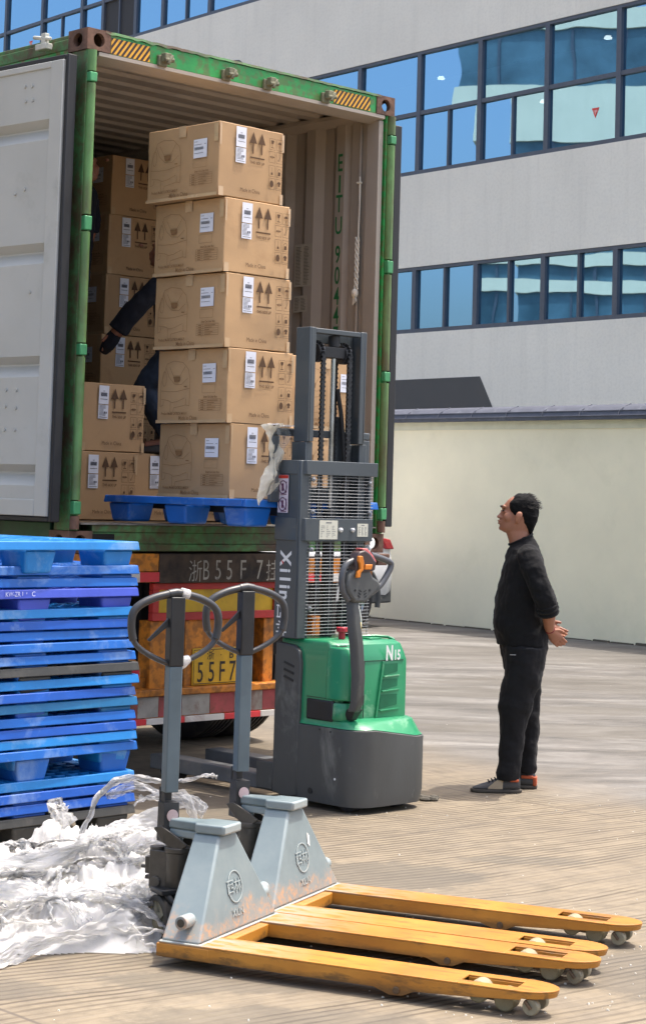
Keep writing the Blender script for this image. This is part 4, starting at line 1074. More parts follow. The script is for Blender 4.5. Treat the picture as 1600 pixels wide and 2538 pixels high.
# side flange of guard
g = G(); g.box(.672, .70, -1.10, -.93, .862, 1.80).box(.672, .735, -1.112, -1.101, .862, 1.80); fl = g.obj('mast_cover', m_sg, stk, bevel=.008)
g = G(); g.box(1.195, 1.215, -1.10, -.95, 1.40, 1.80); g.obj('mast_cover', m_sg, stk, bevel=.004)
# cross plates
def plate(z0_, z1_, x1_):
    g = G(); pts = [(.666, -.925), (.666, -1.075), (.70, -1.128), (x1_, -1.128), (x1_, -1.118), (.705, -1.118), (.677, -1.07), (.677, -.925)]
    g.prism(pts, 'z', z0_, z1_); return g.obj('cross_plate', m_sg, stk, bevel=.003)
c1 = plate(1.725, 1.80, 1.235); c2 = plate(1.375, 1.495, 1.205)
g = G()
for x in (.955, 1.045): g.lathe([(.012, 0), (.012, .012), (.001, .018)], (x, -1.128, 1.435), (0, -1, 0), 12)
g.obj('bolt', mat('bolt_white', 'dcdcdc', .3, metal=.3), c2)
for (xa, xb, za, zb_) in ((.80, .935, 1.385, 1.485), (1.085, 1.165, 1.40, 1.47)):
    p_ = G().box(xa, xb, -1.1305, -1.1282, za, zb_).obj('data_plate', mat('plate_cream', 'c9c8b8', .5, var=.03), c2, smooth=False)
    a = Art((xa, -1.1305, za), (1, 0, 0), (0, 0, 1), .0008)
    w_, h_ = xb-xa, zb_-za
    a.rect(w_*.35, h_*.85, w_*.65, h_*.9)
    for k in range(7):
        for j in range(3):
            a.rect(w_*(.08+j*.3), h_*(.12+k*.095), w_*(.08+j*.3)+w_*rr.uniform(.06, .22), h_*(.12+k*.095)+.0022)
    a.obj('print', m_labk, p_)
a = Art((.666, -.94, 1.52), (0, -1, 0), (0, 0, 1), .001); p_ = a.rect(0.005, 0.0, .085, .20).obj('warning_sticker', mat('sticker_pale', 'dccfd6', .5), fl)
a = Art((.666, -.94, 1.52), (0, -1, 0), (0, 0, 1), .002); a.rect(.007, .182, .083, .199).obj('red_header', mat('header_red', 'c43a2a', .5), p_)
a = Art((.666, -.94, 1.52), (0, -1, 0), (0, 0, 1), .0025)
for y in (.045, .135):
    a.circ(.044, y, .03, 24, w=.005, ry=.034); a.line([(.024, y+.024), (.064, y-.024)], .004); a.rect(.036, y-.02, .05, y+.02); a.rect(.068, y-.03, .074, y+.03); a.rect(.03, y-.04, .075, y-.036)
a.obj('pictogram', mat('picto_purple', '5a2a52', .6), p_)
a = Art((.6716, -.945, .90), (0, -1, 0), (0, 0, 1), .001)
for ch, z in (('X', .40), ('i', .335), ('l', .29), ('i', .25), ('n', .205)):
    a.text(ch, .03, z-.02, .115, bold=.03, rot=-pi/2, sx=.9)
a.text('西', .018, .10, .085, bold=.01, rot=-pi/2).text('林', .018, .01, .085, bold=.01, rot=-pi/2)
a.obj('decal_letters', m_white, fl)
a = Art((.6716, -.945, .90), (0, -1, 0), (0, 0, 1), .0015); a.poly([(.035, .37), (.055, .36), (.05, .345)]); a.obj('decal_accent', m_red, fl)
# wire guard
for (z0_, z1_, xr) in ((1.50, 1.722, 1.21), (.875, 1.372, 1.20)):
    g = G(); z = z0_+.006
    while z < z1_:
        wob = rr.uniform(-.001, .001)
        g.tube([(.715, -1.105, z), (.76, -1.118, z+wob), (xr, -1.118, z)], .0016, 5); z += .0175
    for x in (.80, .90, 1.0, 1.10, 1.19): g.tube([(x, -1.1145, z0_), (x, -1.1145, z1_)], .0018, 5)
    g.obj('wire_guard', m_wire, stk)
g = G()
for z in (1.70, 1.53, 1.33, 1.02): g.lathe([(.013, 0), (.013, .01), (.006, .012), (.006, .018), (.001, .02)], (.752, -1.118, z), (0, -1, 0), 8)
for z in (1.69, 1.53): g.lathe([(.01, 0), (.01, .01), (.001, .015)], (1.18, -1.118, z), (0, -1, 0), 8)
g.obj('guard_bolt', m_wire, stk)
g = G(); g.lathe([(.001, 0), (.02, .0), (.02, .008), (.001, .012)], (1.2, -1.10, 1.335), (-1, -.25, 0), 24)
g.obj('work_lamp', mat('lamp_glass', 'eef0f2', .2), stk)
# hydraulic cylinder and chains
g = G(); g.cyl((.965, -1.02, 2.04), (.965, -1.02, 2.37), .0001, 8)
G().cyl((.965, -1.03, 1.55), (.965, -1.03, 2.36), .0145, 20).obj('piston_rod', m_chr, stk)
G().cyl((.965, -1.03, .3), (.965, -1.03, 1.545), .033, 20).obj('lift_cylinder', m_bk, stk)
G().cyl((.965, -1.03, 2.42), (.965, -1.03, 2.484), .032, 20).box(.86, 1.07, -1.06, -.99, 2.36, 2.42).obj('crosshead', m_bk, stk, bevel=.004)
for x in (.845, 1.045):
    G().cyl((x-.02, -1.02, 2.385), (x+.02, -1.02, 2.385), .052, 24).cyl((x-.025, -1.02, 2.385), (x+.025, -1.02, 2.385), .012, 10).obj('chain_sheave', m_bk, stk, bevel=.002)
    for y_, z0_ in ((-1.076, 1.0), (-.965, 1.72)):
        g = G(); z = z0_; k = 0
        while z < 2.385:
            if k % 2 == 0: g.box(x-.017, x+.017, y_-.006, y_+.006, z, z+.011)
            else: g.box(x-.011, x+.011, y_-.007, y_+.007, z-.001, z+.012)
            z += .0122; k += 1
        if y_ < -1.0:
            for k in range(10):
                a_ = pi*k/9; c = (x, -1.02-.056*cos(a_), 2.385+.056*sin(a_))
                g.bar((c[0], c[1]-.006*sin(a_), c[2]-.006*cos(a_)), (c[0], c[1]+.006*sin(a_), c[2]+.006*cos(a_)), .024, .011, (1, 0, 0))
        g.obj('chain', mat('chain_steel', '2f3134', .45, metal=.5, var=.3, vscale=40), stk)
G().tube(smoothpath([(1.10, -1.0, .9), (1.11, -1.0, 1.6), (1.09, -.99, 2.0), (1.05, -.98, 2.2)], 2), .012, 8).obj('hose', m_bk, stk)
# carriage, load backrest, forks
g = G(); g.box(.60, 1.34, -.955, -.93, 1.575, 1.66).box(.60, 1.34, -.955, -.93, 1.93, 1.97).box(.60, .66, -.955, -.93, 1.661, 1.929).box(1.28, 1.34, -.955, -.93, 1.661, 1.929).box(.78, .82, -.953, -.932, 1.661, 1.929).box(1.10, 1.14, -.953, -.932, 1.661, 1.929)
g.box(.66, .74, -.953, -.932, 1.661, 1.69)
cg = g.obj('load_backrest', m_sg, stk, bevel=.006)
g = G(); g.prism([(1.05, 1.50), (1.05, 2.02), (1.065, 2.05), (1.11, 2.05), (1.125, 2.02), (1.125, 1.50)], 'y', -.965, -.956); g.obj('carriage_plate', m_sg, stk, bevel=.003)
for x in (.70, 1.08):
    G().prism([(-.95, 1.60), (-.95, 1.54), (-.92, 1.50), (.18, 1.515), (.20, 1.53), (.18, 1.545), (-.90, 1.56), (-.92, 1.60)], 'x', x, x+.14).obj('fork', m_bk, stk, bevel=.004)
# straddle legs on the ground with load rollers
for x in (.72, 1.13):
    lg = G().box(x, x+.12, -1.0, .12, .045, .125).obj('straddle_leg', mat('leg_grey', '5b5e60', .55, var=.15, vscale=6, dirt='8b8478', damt=.5, dthr=.52), stk, bevel=.006)
    for ya in (.02, -.07): G().cyl((x+.03, ya, .042), (x+.09, ya, .042), .04, 20).obj('load_roller', m_tyre, lg)
G().box(.70, 1.235, -.93, -.80, .055, .20).obj('front_cross_member', m_dk, stk, bevel=.006)
for x in (.80, 1.13): G().cyl((x-.03, -1.42, .075), (x+.03, -1.42, .075), .075, 24).obj('drive_wheel', m_tyre, stk)
g = G(); 
for k in range(7): g.ell((1.19+rr.uniform(-.03, .05), -1.60+rr.uniform(-.02, .03), .015), (.022, .018, rr.uniform(.008, .02)), 7, 4)
# tiller arm
til = G()
til.loft([[(x-w_/2, y, z), (x-w_/2+.012, y-.022, z), (x+w_/2-.012, y-.022, z), (x+w_/2, y, z), (x+w_/2, y+.028, z), (x-w_/2, y+.028, z)] for x, y, z, w_ in
          ((.755, -1.475, .515, .056), (.752, -1.50, .56, .062), (.742, -1.515, .70, .068), (.718, -1.52, .86, .070), (.695, -1.52, .97, .068), (.687, -1.515, 1.06, .058), (.690, -1.51, 1.085, .062))])
til_o = til.obj('tiller_arm', m_dk, stk, bevel=.006)
G().hexa([(.745, -1.46, .468), (.785, -1.46, .468), (.785, -1.40, .468), (.745, -1.40, .468), (.73, -1.50, .53), (.795, -1.50, .53), (.795, -1.44, .53), (.73, -1.44, .53)]).obj('tiller_knuckle', m_bk, til_o, bevel=.006)
G().box(.752, .758, -1.5385, -1.5375, .565, .605).obj('tiller_slot', m_bk, til_o)
# head: local 2D (u horizontal, z) drawn in plane facing -y and slightly tilted
hd_c = Vector((.712, -1.52, 1.19))
def hp(u, z, d=0.): return (hd_c.x+u, hd_c.y-d, hd_c.z+z)
g = G()
outl = [(-.045, -.115), (.03, -.115), (.075, -.085), (.145, -.03), (.12, .0), (.085, .015), (.05, .06), (.03, .075), (-.02, .075), (-.055, .05), (-.085, .03), (-.105, -.02), (-.095, -.06)]
g.prism([(hd_c.x+u, hd_c.z+z) for u, z in outl], 'y', hd_c.y-.028, hd_c.y+.03)
g.obj('tiller_head', m_dk, til_o, bevel=.014, seg=3, ang=60)
g = G(); g.tube(smoothpath([hp(-.07, -.10), hp(-.115, -.05), hp(-.125, .02), hp(-.095, .085), hp(-.04, .10)], 3), .0165, 12)
g.tube(smoothpath([hp(.04, -.085), hp(.14, -.045), hp(.19, .0), hp(.245, .075), hp(.22, .098), hp(.08, .13)], 3), .0165, 12)
g.obj('handle_bow', mat('grip_grey', '4d4f52', .35, var=.05, coat=.15), til_o)
g = G(); g.prism([(hd_c.x+u, hd_c.z+z) for u, z in [(-.05, .04), (-.055, .10), (-.03, .145), (.01, .155), (.05, .135), (.085, .10), (.095, .095), (.085, .05), (.03, .04)]], 'y', hd_c.y-.035, hd_c.y+.03)
g.obj('control_box', mat('control_brown', '3a2c2c', .4, coat=.2), til_o, bevel=.008)
g = G(); g.prism([(hd_c.x+u, hd_c.z+z) for u, z in [(-.01, .163), (.03, .163), (.075, .125), (.098, .098), (.098, .085), (.05, .105), (.02, .135)]], 'y', hd_c.y-.03, hd_c.y+.026)
g.obj('belly_button', mat('button_pink', 'c86a68', .4), til_o, bevel=.005)
g = G(); g.prism([(hd_c.x+u, hd_c.z+z) for u, z in [(-.05, .125), (-.022, .125), (-.01, .09), (-.012, .055), (-.03, .04), (-.035, .015), (-.062, .015), (-.055, .045), (-.035, .06), (-.04, .085), (-.052, .1)]], 'y', hd_c.y-.05, hd_c.y-.034)
g.prism([(hd_c.x+u, hd_c.z+z) for u, z in [(.0, .055), (.05, .055), (.058, .082), (.008, .082)]], 'y', hd_c.y-.045, hd_c.y-.034)
g.obj('rocker_switch', mat('switch_orange', 'd07a1e', .4), til_o, bevel=.004)
g = G()
for (u, z) in ((-.05, -.05), (.055, -.05)): g.cyl(hp(u, z, .025), hp(u, z, .031), .006, 10)
for k in range(3):
    g.bar(hp(-.022-.004*k, -.048-.014*k, .0285), hp(-.006-.004*k, -.057-.014*k, .0285), .004, .004); g.bar(hp(.012+.003*k, -.058-.014*k, .0285), hp(.028+.003*k, -.049-.014*k, .0285), .004, .004)
g.obj('speaker_slot', m_bk, til_o)
# torn film wrapped round the load backrest
def crumple(name, pts_fn, nu, nv, m, parent, thick=.0012, amp=.01, seed=0, fr=9):
    vs = []; fs = []
    for i in range(nu+1):
        for j in range(nv+1):
            p = Vector(pts_fn(i/nu, j/nv)); q = p*fr+Vector((seed, seed*2, 0))
            d = Vector((noise.noise(q), noise.noise(q+Vector((9, 0, 0))), noise.noise(q+Vector((0, 9, 0)))))+.5*Vector((noise.noise(q*2.7), noise.noise(q*2.7+Vector((5, 5, 0))), noise.noise(q*2.7+Vector((0, 5, 5)))))
            vs.append(p+d*amp)
    for i in range(nu):
        for j in range(nv): fs.append((i*(nv+1)+j, (i+1)*(nv+1)+j, (i+1)*(nv+1)+j+1, i*(nv+1)+j+1))
    o = G().add(vs, fs).obj(name, m, parent, ang=180); return o
def film(name, col, alpha=.75, rough=.25, tr=.35, sub=0.):
    m = bpy.data.materials.new(name); m.use_nodes = True; t = m.node_tree; t.nodes.clear(); n = N(m)
    out = n('OutputMaterial'); tc = n('TexCoord').outputs['Object']
    nz = n('TexNoise', {'Vector': tc, 'Scale': 34., 'Detail': 7., 'Roughness': .8, 'Distortion': 2.2}).outputs[0]
    b = n('Bump', {'Height': nz, 'Strength': .9, 'Distance': .007})
    p = n('BsdfPrincipled', {'Base Color': lin(col), 'Roughness': rough, 'Specular IOR Level': .35, 'Normal': b.outputs[0], 'Subsurface Weight': sub, 'Subsurface Radius': (.06, .06, .055), 'Subsurface Scale': .6})
    tl = n('BsdfTranslucent', {'Color': lin(col), 'Normal': b.outputs[0]}); tp = n('BsdfTransparent')
    a = n('MixShader', {0: tr, 1: p.outputs[0], 2: tl.outputs[0]})
    av = ramp(n, n('TexNoise', {'Vector': tc, 'Scale': 5., 'Detail': 5.}).outputs[0], [(.35, alpha-.25), (.6, alpha)])
    c = n('MixShader', {0: av, 1: tp.outputs[0], 2: a.outputs[0]})
    t.links.new(c.outputs[0], out.inputs[0]); return m
m_film = film('stretch_film', (.97, .95, .91), .92, .36, .40, 1.); m_veil = film('clear_veil', (.95, .95, .95), .55, .15, .3)
m_film2 = film('dusty_film', (.80, .76, .62), .97, .4, .3)
m_film3 = film('clear_film', (.5, .52, .5), .35, .2, .3)
fw = crumple('torn_film', lambda u, v: (.51+.15*v+.05*sin(u*5)*(1-v)+(.03*u if v < .5 else 0), -.965-.03*sin(u*9+v*3)*.5, 1.985-.43*u*(1-.25*v)+.01*sin(v*8)), 50, 12, m_film2, None, amp=.022, seed=3, fr=11)
fw.location = (CO.x, CO.y, 0); fw.rotation_euler = (0, 0, CU)
fw.name = 'torn_film'; tag(fw, 'torn dusty stretch film hanging from the load backrest of the stacker', 'plastic film')
fw2 = crumple('clear_film', lambda u, v: (.60+.10*v+.02*sin(u*7), -.968-.012*sin(u*7+v*5), 1.985-.36*u*(1-.5*v)), 40, 12, m_film3, fw, amp=.01, seed=7, fr=13)
fw3 = crumple('film_fold', lambda u, v: (.545+.2*u, -.985+.05*v, 1.985+.004*sin(u*20)), 30, 5, m_film, fw, amp=.008, seed=9, fr=16)
# ------------------------------------------------------------------ hand pallet jacks
m_jy = mat('fork_yellow', 'd0801a', .42, var=.12, vscale=5, dirt='8a6a3a', damt=.6, dscale=4, dthr=.56, stretch=(.35, 2.2, 1), bump=.12, bscale=60, edge='6a4a2a', coat=.1)
def blend_fork():
    m = bpy.data.materials.new('fork_scuffed'); m.use_nodes = True; t = m.node_tree; t.nodes.clear(); n = N(m)
    out = n('OutputMaterial'); p = n('BsdfPrincipled', {'Roughness': .45, 'Coat Weight': .1}); t.links.new(p.outputs[0], out.inputs[0])
    tc = n('TexCoord').outputs['Object']; sx = n('SeparateXYZ', {0: tc})
    mp = n('Mapping', {'Vector': tc, 'Scale': (3., 16., 9.)}).outputs[0]
    nz = n('TexNoise', {'Vector': mp, 'Scale': 2.2, 'Detail': 8., 'Roughness': .7}).outputs[0]
    nb = n('TexNoise', {'Vector': tc, 'Scale': 4., 'Detail': 4.}).outputs[0]
    c = ramp(n, nb, [(.3, 'a66a20'), (.7, 'c28630')])
    # worn grey-blue near the heel
    d = n('Math', {0: sx.outputs[0], 1: nz}, operation='SUBTRACT').outputs[0]
    f = n('MapRange', {0: d, 1: -.32, 2: .12, 3: 1., 4: 0.}).outputs[0]
    up = n('MapRange', {0: sx.outputs[2], 1: .078, 2: .086}).outputs[0]
    f = n('Math', {0: f, 1: n('Math', {0: ramp(n, nz, [(.42, 1.), (.56, .0)]), 1: up}, operation='MULTIPLY').outputs[0]}, operation='MULTIPLY').outputs[0]
    c = mixc(n, f, c, lin('8b9693'))
    # scratches, dark dirt along the lower sides
    f2 = ramp(n, nz, [(.53, 0.), (.62, .7)])
    c = mixc(n, f2, c, lin('7a5526'))
    lo = n('MapRange', {0: n('Math', {0: sx.outputs[2], 1: n('Math', {0: nz, 1: .07}, operation='MULTIPLY').outputs[0]}, operation='SUBTRACT').outputs[0], 1: .0, 2: .025, 3: .75, 4: 0.}).outputs[0]
    c = mixc(n, lo, c, lin('4a3820'))
    t.links.new(c, p.inputs['Base Color'])
    b = n('Bump', {'Height': nz, 'Strength': .25, 'Distance': .003}); t.links.new(b.outputs[0], p.inputs['Normal'])
    return m
m_fork = blend_fork()
def frame_paint():
    m = bpy.data.materials.new('worn_blue_grey'); m.use_nodes = True; t = m.node_tree; t.nodes.clear(); n = N(m)
    out = n('OutputMaterial'); p = n('BsdfPrincipled', {'Roughness': .42, 'Coat Weight': .12}); t.links.new(p.outputs[0], out.inputs[0])
    tc = n('TexCoord').outputs['Object']; sx = n('SeparateXYZ', {0: tc}); oi = n('ObjectInfo')
    v = n('VectorMath', {0: tc, 1: n('VectorMath', {0: oi.outputs['Random'], 1: (9., 4., 3.)}, operation='MULTIPLY').outputs[0]}, operation='ADD').outputs[0]
    nz = n('TexNoise', {'Vector': v, 'Scale': 7., 'Detail': 9., 'Roughness': .66}).outputs[0]
    nf = n('TexNoise', {'Vector': v, 'Scale': 38., 'Detail': 6., 'Roughness': .7}).outputs[0]
    c = ramp(n, nz, [(.3, '4e5e64'), (.5, '5f7075'), (.7, '707d7f')])
    c = mixc(n, ramp(n, nf, [(.58, 0.), (.68, .5)]), c, lin('64747a'))
    d = n('Math', {0: sx.outputs[2], 1: n('Math', {0: nz, 1: .34}, operation='MULTIPLY').outputs[0]}, operation='SUBTRACT').outputs[0]
    f = n('MapRange', {0: d, 1: -.045, 2: .0, 3: .9, 4: 0.}).outputs[0]
    f = n('Math', {0: f, 1: ramp(n, nf, [(.40, 1.), (.52, .2)])}, operation='MULTIPLY').outputs[0]
    c = mixc(n, f, c, lin('c0803a'))
    ge = n('NewGeometry'); e = ramp(n, ge.outputs['Pointiness'], [(.515, 0.), (.58, .75)])
    c = mixc(n, e, c, lin('a9b3b2'))
    t.links.new(c, p.inputs['Base Color'])
    b = n('Bump', {'Height': nz, 'Strength': .18, 'Distance': .004}); t.links.new(b.outputs[0], p.inputs['Normal'])
    return m
m_fr = frame_paint()
m_shaft = mat('shaft_grey', '52626a', .4, var=.08, vscale=6, dirt='46505a', damt=.6, dscale=9, dthr=.6)
m_grip = mat('grip_black', '2f3032', .38, var=.15, vscale=9, dirt='6b655c', damt=.35, dscale=6, dthr=.58, coat=.15)
m_pump = mat('greasy_cast_iron', '3f3b34', .45, var=.25, vscale=9, dirt='1c1a17', damt=.7, dscale=6, dthr=.5, coat=.2)
m_nyl = mat('nylon_roller', '9a9072', .5, var=.08, dirt='7a6a4c', damt=.4)
m_jw = mat('wheel_olive', '8f8872', .5, var=.2, vscale=8, dirt='3a352a', damt=.6, dthr=.5)
m_jt = mat('wheel_tread', '35322c', .7, var=.2)
FL = 1.395
def jack(steer):
    root = thing('pallet_jack', 'x', 'pallet jack')
    for s in (-1, 1):
        yc = .23*s; hw = .08
        g = G(); zt = .086; th = .006
        hx0_, hx1_ = FL-.315, FL-.125; hh = .036
        g.box(0, hx0_, yc-hw, yc+hw, zt-th, zt).box(hx0_, hx1_, yc-hw, yc-hh, zt-th, zt).box(hx0_, hx1_, yc+hh, yc+hw, zt-th, zt)
        tip = [(hx1_, yc-hw)]+[(FL-.10+.10*cos(a_), yc+hw*sin(a_)*(1-.12*max(0, cos(a_)))) for a_ in [-pi/2+pi*k/14 for k in range(15)]]+[(hx1_, yc+hw)]
        g.prism(tip, 'z', zt-th, zt)
        for q in (-1, 1):
            ya, yb = sorted((yc+q*hw, yc+q*(hw-.006)))
            prof = [(0, zt-th-.0004), (FL-.10, zt-th-.0004), (FL-.10, .058), (FL-.30, .044), (FL-.46, .036), (FL-.50, .018), (FL-.545, .016), (FL-.60, .035), (0, .034)]
            g.prism(prof, 'y', ya, yb)
            g.box(hx0_+.001, hx1_-.001, yc+q*hh-.003*(q > 0), yc+q*hh+.003*(q < 0), zt-.04, zt-th)
        # front nose
        ring = [(FL-.10+.10*cos(a_), yc+hw*sin(a_)*(1-.12*max(0, cos(a_)))) for a_ in [-pi/2+pi*k/14 for k in range(15)]]
        g.loft([[(x, y, zt-th-.0004) for x, y in ring], [(x-.006, y, .062) for x, y in ring]])
        f_ = g.obj('fork', m_fork, root, bevel=.003, ang=40)
        for x in (hx0_+.055, hx1_-.045):
            G().lathe([(.001, -.033), (.030, -.033), (.035, -.028), (.035, .028), (.030, .033), (.001, .033)], (x, yc, .036 if x > hx0_+.1 else .052), (0, 1, 0), 24).obj('load_roller', m_nyl, f_)
        G().lathe([(.001, -.016), (.024, -.016), (.027, -.01), (.027, .01), (.024, .016), (.001, .016)], (FL-.075, yc-.045, .034), (0, 1, 0), 20).obj('entry_roller', m_jw, f_)
        G().lathe([(.001, -.016), (.024, -.016), (.027, -.01), (.027, .01), (.024, .016), (.001, .016)], (FL-.075, yc+.045, .034), (0, 1, 0), 20).obj('entry_roller', m_jw, f_)
        g = G(); g.bar((FL-.09, yc-.065, .055), (FL-.07, yc-.065, .03), .008, .02, (0, 1, 0)).bar((FL-.09, yc+.065, .055), (FL-.07, yc+.065, .03), .008, .02, (0, 1, 0))
        g.bar((FL-.42, yc, .045), (FL-.17, yc, .035), .05, .012)
        for q in (-1, 1): g.cyl((FL-.52, yc+q*(hw-.004), .034), (FL-.52, yc+q*(hw+.006), .034), .012, 12)
        g.obj('roller_bracket', mat('bracket_rust', '5a4630', .7, var=.3), f_, bevel=.002)
    # heel cross plate in yellow/grey and pyramid frame
    G().box(-.012, .19, -.311, .311, .034, .0795).obj('heel_plate', m_fork, root, bevel=.004)
    b0, b1, t0, t1, zt = .0, .150, -.012, .090, .412
    bw, tw = .300, .062
    g = G(); zb = .088
    g.add([(b0, -bw, zb), (b1, -bw, zb), (b1, bw, zb), (b0, bw, zb), (t0, -tw, zt), (t1, -tw, zt), (t1, tw, zt), (t0, tw, zt)], [(0, 3, 2, 1), (4, 5, 6, 7), (0, 1, 5, 4), (1, 2, 6, 5), (2, 3, 7, 6), (3, 0, 4, 7)])
    fr_ = g.obj('a_frame', m_fr, root, bevel=.009, seg=3)
    G().box(-.006, .156, -.305, .305, .080, .0875).obj('weld_flange', m_fr, fr_, bevel=.003)
    g = G(); pts = [(-.135, .025), (-.15, .0), (-.135, -.025), (-.02, -.04), (-.005, -.068), (.106, -.068), (.112, -.06), (.112, .06), (.106, .068), (-.005, .068), (-.02, .04)]
    g.prism(pts, 'z', zt+.0005, zt+.034); g.prism([(-.135, .022), (-.135, -.022), (-.01, -.035), (-.01, .035)], 'z', zt-.03, zt)
    g.obj('top_cap', m_fr, root, bevel=.007, seg=3)
    # pivot tube on the sloping ends
    for s in (-1, 1):
        yy = -.262*s
        G().cyl((.085, -.25*s, .155), (.085, -.318*s, .155), .024, 24).obj('pivot_tube', m_fr, fr_, bevel=.003)
        G().cyl((.085, -.3182*s, .155), (.085, -.3192*s, .155), .014, 16).obj('pivot_pin', m_pump, fr_)
    # embossed emblem on the sloping front face
    o = Vector((b1, 0, zb)); ey = Vector((t1-b1, 0, zt-zb)).normalized(); exx = Vector((0, 1, 0)); n_ = exx.cross(ey)
    a_ = Art(o, exx, ey, .0012)
    a_.circ(.0, .145, .052, 28, w=.0045, ry=.054); a_.text('西', -.036, .128, .054, bold=.0).text('林', .018, .125, .056, bold=.0); a_.text('XILIN', .0, .045, .034, bold=.01)
    mm = a_.obj('embossed_mark', m_fr, fr_); so_ = mm.modifiers.new('s', 'SOLIDIFY'); so_.thickness = .002; so_.offset = 1
    # pump body
    px_, py_ = -.105, 0.
    g = G(); g.lathe([(.001, .185), (.04, .185), (.048, .20), (.048, .325), (.052, .33), (.052, .345), (.03, .35), (.001, .352)], (px_, py_, 0), n=24)
    g.box(px_-.10, px_-.03, -.035, .035, .20, .33).cyl((px_-.07, -.045, .22), (px_-.07, .045, .22), .02, 12).cyl((px_-.085, 0, .19), (px_-.085, 0, .34), .028, 16)
    g.box(px_-.13, px_-.10, -.012, .012, .24, .30).cyl((px_-.15, 0, .262), (px_-.11, 0, .262), .007, 8).box(px_-.125, px_-.095, -.02, .02, .222, .236)
    g.prism([(-.15, .36), (-.09, .33), (-.05, .36), (-.09, .385), (-.16, .42), (-.19, .41)], 'y', -.04, -.03).prism([(-.15, .36), (-.09, .33), (-.05, .36), (-.09, .385), (-.16, .42), (-.19, .41)], 'y', .03, .04)
    pm = g.obj('hydraulic_pump', m_pump, root, bevel=.005)
    G().cyl((px_, 0, .35), (px_, 0, zt-.0305), .018, 20).obj('piston', m_chr, pm)
    # steer head: fork over two wheels
    R_ = Rz(steer); T_ = Matrix.Translation((px_-.0, 0, 0))
    g = G(); g.M = T_@R_
    g.box(-.05, .05, -.085, .085, .185, .205).prism([(-.06, .19), (-.075, .14), (-.05, .10), (.0, .085), (.05, .12), (.05, .19)], 'y', -.028, .028)
    g.tube([(.03, -.055, .185), (.06, -.05, .17), (.075, -.03, .15)], .012, 8)
    sh_ = g.obj('steer_head', m_bk, root, bevel=.006)
    for s in (-1, 1):
        c = R_@Vector((0, .058*s, .09)); c = Vector((c.x+px_, c.y, .09)); axv = R_@Vector((0, 1, 0))
        wt = G().lathe([(.07, -.024), (.084, -.025), (.09, -.019), (.09, .019), (.084, .025), (.07, .024), (.07, -.024)], c, axv, 36).obj('steer_wheel', m_jt, sh_)
        g = G()
        for q in (-1, 1):
            g.lathe([(.071, q*.022), (.066, q*.012), (.03, q*.010), (.027, q*.026), (.012, q*.028), (.001, q*.024)], c, axv, 32)
            u = axv.orthogonal().normalized(); v = axv.cross(u)
            for k in range(5):
                d = u*cos(2*pi*k/5)+v*sin(2*pi*k/5); g.bar(c+d*.026+axv*q*.016, c+d*.068+axv*q*.014, .018, .008, axv)
        g.obj('hub', m_jw, wt)
    # handle
    H0 = Matrix.Translation((px_-.045, 0, 0))@R_
    g = G(); g.M = H0
    g.hexa([(-.035, -.03, .36), (.03, -.03, .36), (.03, .03, .36), (-.035, .03, .36), (-.03, -.03, .50), (.02, -.03, .50), (.02, .03, .50), (-.03, .03, .50)])
    g.prism([(-.02, .5001), (.018, .5001), (.012, .535), (-.012, .54)], 'y', -.026, -.024+.0)
    g.box(-.038, -.03, -.024, .024, .40, .55)
    hb = g.obj('handle_socket', m_bk, root, bevel=.006)
    g = G(); g.M = H0; g.lathe([(.001, 0), (.022, 0), (.022, .002), (.001, .002)], (.0305, .0, .455), (1, 0, 0), 20)
    g.obj('round_sticker', mat('sticker_pinkish', 'b9a4a4', .5, var=.1), hb)
    g = G(); g.M = H0; g.box(-.022, .022, -.026, .026, .535, .985); sf = g.obj('handle_shaft', m_shaft, root, bevel=.004)
    g = G(); g.M = H0; g.box(-.024, .024, -.028, .028, .985, 1.235); up_ = g.obj('upper_shaft', m_bk, root, bevel=.004)
    g = G(); g.M = H0
    loop = [(0, .028, 1.245), (0, .09, 1.232), (0, .150, 1.205), (0, .175, 1.17), (0, .172, 1.10), (0, .155, 1.06), (0, .09, 1.02), (0, .026, .995)]
    for s in (1, -1):
        pth = smoothpath([(x, y*s, z) for x, y, z in loop], 3)
        rs = [.0148 if p.z > 1.08 else .0105 for p in pth]
        g.tube(pth, rs, 12)
    g.tube([(0, -.03, 1.245), (0, 0, 1.25), (0, .03, 1.245)], .0165, 12)
    g.obj('handle_loop', m_grip, root)
    g = G(); g.M = H0; g.prism([(-.028, 1.16), (-.028, 1.13), (-.10, 1.075), (-.11, 1.08)], 'x', -.006, .006)
    g.obj('release_lever', m_bk, root, bevel=.002)
    return root
J1P = Vector((-.37, 7.037, 0)); JA = radians(-24.7)
j1 = jack(radians(-36))
j1.location = J1P; j1.rotation_euler = (0, 0, JA)
j1['label'] = 'nearer pallet jack with worn yellow forks, its handle joint wrapped in clear tape'; j1['group'] = 'hand pallet jacks'
G_t = G(); G_t.M = Matrix.Translation((-.105-.045, 0, 0))@Rz(radians(-36))
G_t.tube([(0, .022, .985), (0, .035, 1.0), (0, .06, 1.012)], [.018, .022, .014], 10).tube([(0, .02, 1.25), (0, .05, 1.243)], [.019, .0185], 10)
G_t.obj('tape_wrap', m_film, j1)
j2 = dup(j1, Vector((-.136, 7.617, 0)), radians(-24.2), 'farther pallet jack standing beside the stacker, small white sticker on its frame', 'hand pallet jacks')
for c in list(j2.children):
    if c.name.startswith('tape_wrap'): bpy.data.objects.remove(c)
for c in j2.children:
    if c.name.startswith('a_frame'):
        a_ = Art((.150, 0, .088), (0, 1, 0), Vector((-.06, 0, .324)).normalized(), .003); a_.poly([(.058, .19), (.074, .175), (.082, .215), (.066, .23)])
        a_.obj('small_sticker', m_white, c)

